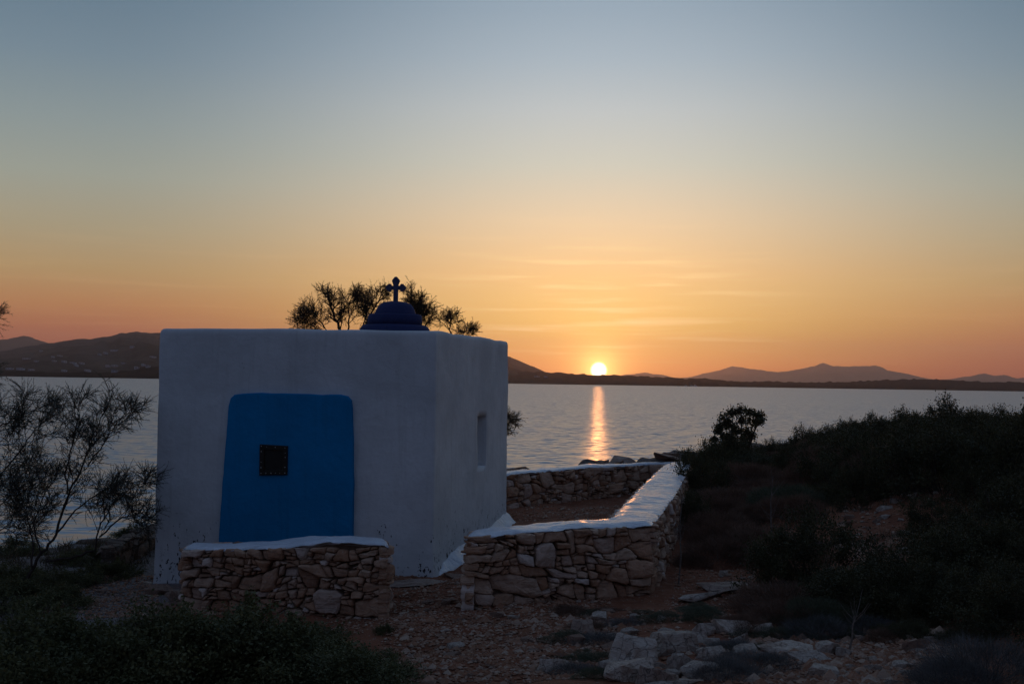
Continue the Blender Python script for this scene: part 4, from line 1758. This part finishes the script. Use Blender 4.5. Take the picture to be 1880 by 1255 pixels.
# skyline fillers along the ridge so the outline climbs to the right
sky_pts = [(1425, 800, 23), (1480, 775, 23), (1540, 765, 22), (1600, 752, 21), (1660, 742, 19), (1715, 728, 18), (1770, 738, 17), (1830, 740, 15), (1885, 722, 13.5), (1560, 770, 24), (1500, 790, 19), (1690, 750, 16), (1800, 745, 19), (1860, 735, 17)]
for (px, py, d) in sky_pts:
    q = W(px, py, d)
    g = hz(q.x, q.y)
    h_ = max(0.4, q.z - g)
    r_ = min(0.8, max(0.5, h_ * 0.8))
    t = shrub('green', (q.x, q.y, q.z - h_ if h_ < 1.4 else q.z - 1.4), r_, min(h_, 1.4) / r_ / 1.12, 'dark leafy bush standing on the skyline of the right hill against the water', 'skyline bushes of the right hill')

shrub_px('cushion', 1497, 1148, 0.42, 0.95, 'smooth rounded green cushion bush above the grey twiggy bush at lower right', 'low bushes on the stony ground')
shrub_px('ash', 1512, 1172, 0.36, 0.8, 'pale grey twiggy bush just above the squarish block at lower right', 'low bushes on the stony ground')
shrub_px('ash', 1600, 1160, 0.28, 0.8, 'small grey twiggy bush under the dark thicket at lower right', 'low bushes on the stony ground')
shrub_px('dry', 1320, 1030, 0.45, 0.9, 'brown dry bush beside the right flank of the enclosure wall', 'low bushes on the stony ground')
shrub_px('dry', 1385, 1020, 0.42, 0.9, 'brown dry bush behind the flat slabs, left of the lilac one', 'low bushes on the stony ground')
shrub_px('ash', 1470, 1010, 0.36, 0.9, 'lilac grey dry bush below the stony clearing', 'low bushes on the stony ground')
shrub_px('dry', 1270, 1040, 0.26, 0.9, 'small brown dry bush close against the wall flank', 'low bushes on the stony ground')
for (px, py, r_, k, lb) in [(1290, 1128, 0.30, 'cushion', 'low dark green mat of scrub at the near side of the flat slabs'),
                            (1225, 1136, 0.26, 'cushion', 'low dark green mat of scrub under the wall corner'),
                            (1150, 1150, 0.26, 'ash', 'low grey scrub between the wall corner and the outcrop'),
                            (1100, 1180, 0.30, 'ash', 'low grey scrub left of the outcrop'),
                            (1110, 1215, 0.26, 'cushion', 'low green scrub at the left foot of the outcrop'),
                            (1345, 1196, 0.30, 'ash', 'low grey heather growing over the rocks right of the outcrop'),
                            (1400, 1228, 0.34, 'ash', 'low grey heather below the long flat slab'),
                            (1330, 1245, 0.30, 'ash', 'low grey heather at the bottom edge right of the outcrop'),
                            (1370, 1160, 0.22, 'cushion', 'small green scrub on top of the weathered ledge'),
                            (1180, 1128, 0.18, 'cushion', 'small green tuft at the base of the wall corner'),
                            (1400, 1195, 0.22, 'cushion', 'small green tuft left of the long flat slab'),
                            (1820, 1250, 0.50, 'ash', 'grey green bush at the bottom right corner'),
                            (1760, 1262, 0.36, 'ash', 'smaller grey green bush left of the bottom right corner')]:
    shrub_px(k, px, py, r_, 0.55 if py < 1240 else 0.8, lb, 'low scrub round the outcrop')

rgx = random.Random(9)
for i in range(34):
    px, py = rgx.uniform(1040, 1440), rgx.uniform(1115, 1255)
    if 1110 < px < 1310 and 1150 < py:
        continue
    shrub_px(rgx.choice(['cushion', 'dry', 'cushion', 'ash']), px, py, rgx.uniform(0.12, 0.24), rgx.uniform(0.6, 0.9), 'low scrub tuft filling the stony ground around the outcrop', 'scrub tufts around the outcrop')
for i in range(16):
    px, py = rgx.uniform(1440, 1860), rgx.uniform(1150, 1185)
    shrub_px(rgx.choice(['cushion', 'dry', 'green']), px, py, rgx.uniform(0.14, 0.26), 0.8, 'low scrub tuft at the front edge of the dark right thicket', 'scrub tufts along the thicket edge')
# dark bush mass at lower left, close to the camera
near_list = [(30, 1330, 0.8, 'dark evergreen bush in the bottom left corner'), (150, 1300, 0.75, 'dark evergreen bush second from the bottom left corner'), (330, 1290, 0.8, 'dark evergreen bush in front of the left end of the low wall'),
             (520, 1285, 0.7, 'dark evergreen bush in front of the middle of the low wall'), (640, 1330, 0.6, 'rightmost dark evergreen bush of the near bank, beside the dirt path'), (430, 1200, 0.52, 'dark bush right at the foot of the low wall'),
             (250, 1190, 0.42, 'dark bush at the edge of the left gravel'), (60, 1200, 0.62, 'dark bush under the tamarisk'), (560, 1180, 0.34, 'small dark bush close to the right half of the low wall'),
             (700, 1290, 0.34, 'small dark bush edging the path near the bottom'), (0, 1120, 0.6, 'dark bush at the left edge below the tamarisk'), (120, 1080, 0.42, 'dark bush at the root of the tamarisk'),
             (200, 1060, 0.42, 'dark bush in front of the dry stone wall'), (245, 1000, 0.5, 'dark bush between the dry stone wall and the water')]
near_list += [(30, 1020, 0.45, 'dark bush at the water edge left of the tamarisk trunk'), (150, 1035, 0.40, 'dark bush right behind the tamarisk trunk'), (20, 1075, 0.5, 'dark bush low at the left edge beside the tamarisk'),
              (100, 1120, 0.45, 'dark bush at the near edge of the left gravel'), (420, 1290, 0.85, 'tallest dark evergreen bush of the near bank, in front of the low wall')]
for px, py, r_, lb in near_list:
    d = CAM_R @ Vector(((px - IW / 2) / FPX, (IH / 2 - py) / FPX, -1.0))
    p = G(px, min(py, 1250)) if py < 1250 else None
    if p is None:
        y_ = 8.3 - (py - 1255) * 0.010
        x_ = (px - 940) / FPX * y_
        p = Vector((x_, y_, hz(x_, y_)))
    hf = {0.8: 0.88, 0.75: 0.85, 0.7: 0.80, 0.6: 0.66, 0.85: 0.82}.get(r_, 0.7)
    shrub('greenfine', p - Vector((0, 0, 0.05)), r_, hf, lb, 'evergreen bushes of the near left bank')
for px, py, r_, lb in [(1640, 1130, 0.5, 'dark leafy bush above the brownish pointed boulder'), (1730, 1125, 0.55, 'dark leafy bush right of the brownish pointed boulder'), (1810, 1140, 0.55, 'dark leafy bush above the bottom right corner'),
                       (1875, 1165, 0.5, 'dark leafy bush at the right edge just above the corner'), (1440, 1085, 0.36, 'dark leafy bush at the right end of the flat slabs'), (1540, 1110, 0.42, 'dark leafy bush behind the smooth cushion bush'),
                       (1860, 1080, 0.6, 'tall dark leafy bush at the right edge'), (1760, 1070, 0.6, 'broad dark leafy bush in the black thicket above the rubble')]:
    shrub_px('green', px, py, r_, 0.95, lb, 'leafy bushes of the near right thicket')
# small sprout at the path edge
shrub_px('greenfine', 705, 1165, 0.10, 1.3, 'tiny leafy sprout on the gravel by the right end of the low wall', 'small plants by the path')
# bush at shore, on far yard wall
p = W(1240, 838, 23.5)
shrub('dry', (p.x, p.y, hz(p.x, p.y) - 0.05), 0.42, 0.9, 'dry brown bush on the shore just left of the hill thicket', 'bushes on the shore')
p = W(1072, 850, 30)
shrub('dry', (p.x, p.y, hz(p.x, p.y) - 0.1), 0.42, 0.75, 'small dark bush on the shore behind the far yard wall', 'bushes on the shore')
# bush overhanging the coping
for (px, py, d, r_, lb) in [(1268, 930, 15.0, 0.40, 'dark leafy bush pushing over the white coping of the wall flank'), (1292, 870, 17.5, 0.62, 'dark leafy bush rising behind the wall flank'), (1300, 850, 20.0, 0.6, 'dark leafy bush beside the far corner of the enclosure wall'),
                            (1345, 850, 21.5, 0.62, 'dark leafy bush below the small round headed tree')]:
    q = W(px, py, d)
    g = hz(q.x, q.y)
    shrub('green', (q.x, q.y, g - 0.05), r_, 1.35, lb, 'bushes crowding the wall flank')

# low ground cover: dry grass and scrub litter, uncountable
gp = []
rg = np.random.default_rng(77)
while len(gp) < 5200:
    if rg.random() < 0.72:
        x, y = rg.uniform(1.6, 13), rg.uniform(8.3, 26)
        if x < np.interp(y, [8, 11, 14.3, 16.4, 20.5, 26], [3.4, 1.75, 2.4, 2.75, 3.4, 4.2]):
            continue
        vy = (CAM_Z - hz(x, y)) / y * FPX + 701
        q = x * FPX / y + 940
        if vy > 1015 and q < 1430 or vy > 1150:
            continue
        if (x - clear_c.x) ** 2 + (y - clear_c.y) ** 2 < 0.55:
            continue
    else:
        x, y = rg.uniform(-10, -3.6), rg.uniform(8.0, 19)
        vy = (CAM_Z - hz(x, y)) / y * FPX + 690
        q = x * FPX / y + 940
        if 90 < q < 300 and 1055 < vy < 1150:
            continue
        if x > -4.4 and y > 11.5:
            continue
    if fbm(x * 0.9, y * 0.9, 2, 55) < -0.28:
        continue
    gp.append((x, y, hz(x, y)))
gp = np.array(gp)
nb = 26
P_ = np.repeat(gp, nb, 0) + rg.normal(size=(len(gp) * nb, 3)) * np.array([0.07, 0.07, 0.0])
dd = rg.normal(size=(len(P_), 3)) * 0.55 + np.array([0, 0, 1.0])
dd /= np.linalg.norm(dd, axis=1, keepdims=True)
Vg, Fg = needles(P_, dd, 0.05 + 0.13 * rg.random(len(P_)) ** 2, 0.009)
M_cover = leaf_mat('ground_cover_mix', (0.035, 0.028, 0.016), (0.10, 0.075, 0.045))
tag(mesh('ground_cover', Vg, Fg, M_cover), 'dry grass and low scrub covering the soil between the bushes', 'ground cover', kind='stuff')

# bare twigs over the near left bushes
for i, (px, py, L) in enumerate([(60, 1190, 0.5), (480, 1170, 0.45), (500, 1210, 0.5), (290, 1215, 0.5), (250, 1230, 0.45), (40, 1240, 0.4), (350, 1170, 0.35)]):
    V, F = [], []
    q = G(px, min(py + 40, 1250))
    b0 = Vector((q.x, q.y, q.z + 0.1))
    for s in range(5):
        a = random.uniform(-1, 1)
        e = b0 + Vector((a * 0.5, random.uniform(-.3, .1), random.uniform(0.5, 1.0))) * L
        mid = b0.lerp(e, 0.5) + Vector((random.uniform(-.05, .05), 0, 0.02))
        tube_into(V, F, [b0, mid, e], 0.006, 0.002, 4)
        e2 = mid + Vector((random.uniform(-.2, .2), 0, random.uniform(.1, .25)))
        tube_into(V, F, [mid, e2], 0.004, 0.0015, 3)
    tag(mesh('dead_branch', V, F, M_deadwood), 'bare grey twigs poking out of the dark near bushes', 'dead branch', 'bare twigs in the near bushes')

# tall dry stalks
for i, (px, py, h_, lb) in enumerate([(1245, 1075, 0.85, 'tall bare stalk close beside the wall flank'), (1410, 1035, 0.95, 'tall bare branching stalk in front of the brown bushes'), (1555, 1195, 0.26, 'thin bare stalk in front of the cushion bush at lower right')]):
    q = G(px, py)
    V, F = [], []
    top = q + Vector((0.03 + 0.02 * i, 0, h_))
    tube_into(V, F, [q - Vector((0, 0, .05)), q.lerp(top, .35) + Vector((.015, 0, 0)), q.lerp(top, .7) - Vector((.01, 0, 0)), top], 0.010, 0.003, 5)
    for s in range(9):
        b0 = q.lerp(top, random.uniform(0.45, 0.95))
        e = b0 + Vector((random.uniform(-.13, .13), random.uniform(-.1, .1), random.uniform(.08, .22)))
        tube_into(V, F, [b0, b0.lerp(e, .5) + Vector((0, 0, -.012)), e], 0.0035, 0.0012, 3)
    tag(mesh('dry_stalk', V, F, M_deadwood), lb, 'dry plant', 'bare dry stalks')


# ---- trees
def tamarisk(name, label, stems, root, needle_mat, seed=1, group=None, sub=9, twigs=9, tl=0.22, nn=26, nl=0.032, nw=0.0045, r0=0.03, sublen=0.45, extra_droop=0.0):
    """stems: polylines of Vectors (world). Branches, twigs and needles grow from them."""
    rg = random.Random(seed)
    t = thing(name, label, 'tree', root, group)
    WV, WF = [], []
    P, D, Ln = [], [], []
    ro = Vector(root)

    def bend(a, d, L, n=5, jit=0.12, drp=0.0):
        pts = [a]
        dd = d.normalized()
        for i in range(n):
            dd = (dd + Vector((rg.gauss(0, jit), rg.gauss(0, jit), rg.gauss(0, jit) - drp))).normalized()
            pts.append(pts[-1] + dd * (L / n))
        return pts

    def twig(a, d, L):
        pts = bend(a, d, L, 4, 0.10, 0.03 + extra_droop)
        tube_into(WV, WF, pts, 0.0028, 0.0012, 3)
        for i in range(nn):
            u = rg.random() ** 0.8 * (len(pts) - 1)
            k = min(int(u), len(pts) - 2)
            p = pts[k].lerp(pts[k + 1], u - k)
            ax = (pts[k + 1] - pts[k]).normalized()
            r = Vector((rg.gauss(0, 1), rg.gauss(0, 1), rg.gauss(0, 1))).normalized()
            dd = (ax * 0.9 + r * 0.75).normalized()
            P.append(p)
            D.append(dd)
            Ln.append(nl * rg.uniform(0.6, 1.5))

    def branch(a, d, L, r, lev):
        pts = bend(a, d, L, 6, 0.13, -0.02 + extra_droop)
        tube_into(WV, WF, pts, r, r * 0.3, 4)
        if lev > 0:
            for i in range(4):
                u = rg.uniform(0.25, 0.95) * (len(pts) - 1)
                k = min(int(u), len(pts) - 2)
                p = pts[k].lerp(pts[k + 1], u - k)
                ax = (pts[k + 1] - pts[k]).normalized()
                rn = Vector((rg.gauss(0, 1), rg.gauss(0, .8), rg.gauss(0, 1) + 0.3)).normalized()
                branch(p, (ax + rn * 0.8), L * rg.uniform(0.45, 0.7), r * 0.55, lev - 1)
        for i in range(twigs):
            u = (0.2 + 0.8 * rg.random()) * (len(pts) - 1)
            k = min(int(u), len(pts) - 2)
            p = pts[k].lerp(pts[k + 1], u - k)
            ax = (pts[k + 1] - pts[k]).normalized()
            rn = Vector((rg.gauss(0, 1), rg.gauss(0, 1), rg.gauss(0, 1) + 0.35)).normalized()
            twig(p, ax * 0.8 + rn * 0.85, tl * rg.uniform(0.6, 1.3))

    for si, (poly_, ra, start) in enumerate(stems):
        # dense stem
        pts = []
        for a, b_ in zip(poly_[:-1], poly_[1:]):
            for k in range(4):
                q = a.lerp(b_, k / 4)
                pts.append(q + Vector((rg.gauss(0, .008), rg.gauss(0, .008), rg.gauss(0, .008))))
        pts.append(poly_[-1])
        tube_into(WV, WF, pts, ra, max(0.003, ra * 0.2), 6)
        n = len(pts) - 1
        for i in range(sub):
            u = (start + (1 - start) * (i + rg.random()) / sub) * n
            k = min(int(u), n - 1)
            p = pts[k].lerp(pts[k + 1], u - k)
            ax = (pts[k + 1] - pts[k]).normalized()
            rn = Vector((rg.gauss(0, 1), rg.gauss(0, .8), rg.gauss(0, .8) + 0.25)).normalized()
            f = 1 - 0.45 * (u / n)
            branch(p, ax * 0.8 + rn * 0.8, sublen * f * rg.uniform(0.7, 1.2), max(0.004, ra * 0.3), 1)
        branch(pts[-1], (pts[-1] - pts[-3]), sublen * 0.5, max(0.004, ra * 0.2), 0)
    P = np.array(P)
    D = np.array(D)
    V, F = needles(P, D, np.array(Ln), nw)
    V = V - np.array(ro)
    WV = [(a - ro.x, b_ - ro.y, c_ - ro.z) for a, b_, c_ in WV]
    mesh('trunk', WV, WF, M_bark, t, smooth_=True)
    mesh('crown', V, F, needle_mat, t)
    return t


def st(pts, d, ra, start=0.25, dv=0.0):
    return ([W(px, py, d + dv * i / len(pts)) for i, (px, py) in enumerate(pts)], ra, start)


# near left tamarisk
rt = G(58, 1052)
d0 = 12.4
tamarisk('tamarisk_tree', 'feathery tamarisk leaning right over the water beside the chapel left wall',
         [st([(50, 1060), (75, 1015), (103, 979), (126, 908), (145, 868), (160, 830), (174, 792), (197, 745)], d0, 0.020, 0.34, 0.2),
          st([(126, 908), (122, 860), (130, 820), (142, 775), (146, 738)], d0, 0.010, 0.2, -0.2),
          st([(158, 855), (190, 815), (215, 775), (240, 752)], d0, 0.009, 0.2, 0.3),
          st([(103, 979), (140, 935), (175, 908), (205, 890)], d0, 0.012, 0.3, 0.3),
          st([(85, 1030), (140, 1020), (174, 1008), (184, 961), (210, 919), (245, 892), (268, 885)], d0, 0.014, 0.35, -0.1),
          st([(184, 985), (225, 950), (250, 945), (266, 948)], d0, 0.010, 0.25, -0.2),
          st([(60, 1040), (60, 990), (48, 940), (35, 900)], d0, 0.012, 0.3, 0.3),
          st([(75, 1015), (62, 960), (80, 915), (95, 880)], d0, 0.010, 0.3, 0.0)],
         (rt.x, rt.y, rt.z), M_tamdark, seed=4, sub=14, twigs=6, tl=0.14, nn=19, nl=0.022, nw=0.0030, sublen=0.36)
# second one mostly outside the frame on the left
rt = Vector((W(-150, 1050, 12.9).x, 12.9, hz(W(-150, 1050, 12.9).x, 12.9)))
tamarisk('tamarisk_tree', 'tamarisk whose bare looking branches reach in from the left edge',
         [st([(-150, 1060), (-120, 960), (-60, 890), (0, 870), (40, 825), (62, 790), (85, 768)], 12.9, 0.016, 0.35, 0.2),
          st([(-120, 960), (-60, 820), (-10, 790), (20, 770), (48, 758)], 12.9, 0.016, 0.3, 0.0),
          st([(-100, 930), (-50, 960), (0, 925), (30, 905), (62, 870)], 12.9, 0.012, 0.4, 0.2),
          st([(-110, 1000), (-50, 990), (-5, 975), (30, 960)], 12.9, 0.012, 0.4, -0.2)],
         tuple(rt), M_tamdark, seed=9, sub=13, twigs=7, tl=0.16, nn=22, nl=0.024, nw=0.0032, sublen=0.50)
rt = Vector((W(-110, 900, 18.0).x, 18.0, hz(W(-110, 900, 18.0).x, 18.0)))
tamarisk('tamarisk_tree', 'tall tamarisk just showing its crown at the left edge against the hills',
         [st([(-140, 1000), (-125, 850), (-100, 720), (-70, 640), (-36, 600)], 18.0, 0.05, 0.45, 0.0),
          st([(-110, 760), (-80, 700), (-46, 650)], 18.0, 0.02, 0.2, 0.0)],
         tuple(rt), M_tamdark, seed=3, sub=10, twigs=9, tl=0.26, nn=26, nl=0.04, nw=0.006, sublen=0.5)

# tamarisks behind the chapel
d1 = 17.6
rt = Vector((W(660, 900, d1).x, d1, hz(W(660, 900, d1).x, d1)))
tamarisk('tamarisk_tree', 'largest tamarisk crown rising behind the chapel roof left of the cross',
         [st([(650, 950), (640, 800), (630, 690), (626, 610), (612, 575), (602, 545)], d1, 0.05, 0.62, 0.0),
          st([(628, 640), (640, 600), (640, 565), (648, 540)], d1, 0.02, 0.3, 0.3),
          st([(630, 690), (662, 620), (682, 575), (700, 540)], d1, 0.03, 0.45, -0.3),
          st([(628, 650), (604, 612), (588, 590), (572, 578)], d1, 0.02, 0.4, 0.2),
          st([(660, 625), (672, 585), (676, 550)], d1, 0.015, 0.3, 0.3),
          st([(600, 610), (580, 602), (560, 592)], d1, 0.012, 0.3, 0.0)],
         tuple(rt), M_tam, seed=21, group='tamarisks behind the chapel', sub=13, twigs=6, tl=0.12, nn=19, nl=0.025, nw=0.0036, sublen=0.34)
d2 = 17.0
rt = Vector((W(760, 900, d2).x, d2, hz(W(760, 900, d2).x, d2)))
tamarisk('tamarisk_tree', 'slimmer tamarisk crown rising behind the chapel dome right of the cross',
         [st([(755, 950), (757, 750), (762, 640), (764, 590), (768, 560)], d2, 0.035, 0.72, 0.0),
          st([(762, 640), (780, 605), (782, 590)], d2, 0.014, 0.3, 0.0),
          st([(762, 610), (752, 575), (756, 555)], d2, 0.012, 0.3, 0.2)],
         tuple(rt), M_tam, seed=22, group='tamarisks behind the chapel', sub=11, twigs=6, tl=0.12, nn=20, nl=0.026, nw=0.0040, sublen=0.34)
d3 = 16.9
rt = Vector((W(845, 900, d3).x, d3, hz(W(845, 900, d3).x, d3)))
tamarisk('tamarisk_tree', 'small tamarisk whose top sprigs peek over the right end of the chapel roof',
         [st([(850, 950), (845, 760), (836, 650), (828, 610), (826, 590)], d3, 0.03, 0.8, 0.0),
          st([(845, 700), (852, 640), (856, 612)], d3, 0.012, 0.6, 0.0),
          st([(850, 850), (890, 800), (920, 780), (938, 775)], d3, 0.014, 0.7, 0.0),
          st([(850, 870), (890, 830), (925, 785)], d3, 0.010, 0.8, 0.0)],
         tuple(rt), M_tam, seed=24, group='tamarisks behind the chapel', sub=8, twigs=5, tl=0.12, nn=18, nl=0.026, nw=0.0040, sublen=0.28)

# round headed little tree on the hill
dT = 22.0
rt = Vector((W(1352, 850, dT).x, dT, hz(W(1352, 850, dT).x, dT)))
t = thing('round_headed_tree', 'small wind shaped tree with a lumpy rounded crown standing out against the water', 'tree', tuple(rt))
WV, WF = [], []
cl = []
for (px, py, r_) in [(1330, 768, .13), (1345, 757, .13), (1360, 753, .12), (1378, 758, .13), (1393, 762, .11), (1322, 782, .11), (1338, 780, .12), (1362, 772, .12), (1385, 776, .12), (1352, 790, .12), (1372, 792, .11), (1395, 772, .10), (1318, 792, .08), (1330, 800, .10),
                     (1368, 805, .11), (1345, 808, .12), (1380, 800, .10), (1312, 806, .06), (1350, 822, .16), (1330, 820, .14), (1370, 822, .14)]:
    dd_ = dT + random.uniform(-0.35, 0.35)
    q = W(px, py, dd_) - rt
    cl.append((q, r_))
    b0 = Vector((random.uniform(-.08, .08), 0, -0.05))
    mid = b0.lerp(q, 0.55) + Vector((random.uniform(-.08, .08), random.uniform(-.05, .05), 0))
    tube_into(WV, WF, [b0, b0.lerp(mid, .5), mid, q], 0.028, 0.006, 5)
mesh('trunk', WV, WF, M_bark, t, smooth_=True)
c = np.concatenate([np.array(q) + rng.normal(size=(300, 3)) * r_ * np.array([0.48, 0.6, 0.38]) for q, r_ in cl])
V, F = leaf_quads(c, 0.045, 0.2, 0.6)
mesh('crown', V, F, M_lentisk, t)

# ------------------------------------------------------------------ haze
m = bpy.data.materials.new('haze')
m.use_nodes = True
nt = m.node_tree
nt.nodes.clear()
pv = nt.nodes.new('ShaderNodeVolumePrincipled')
pv.inputs['Color'].default_value = (1.0, 0.80, 0.90, 1)
pv.inputs['Density'].default_value = 7.0e-5
pv.inputs['Anisotropy'].default_value = 0.84
mo = nt.nodes.new('ShaderNodeOutputMaterial')
nt.links.new(pv.outputs[0], mo.inputs['Volume'])
v, f = box_data(-9600, 9600, -300, 14200, -5, 520)
hz_o = mesh('haze', v, f, m)
tag(hz_o, kind='stuff')
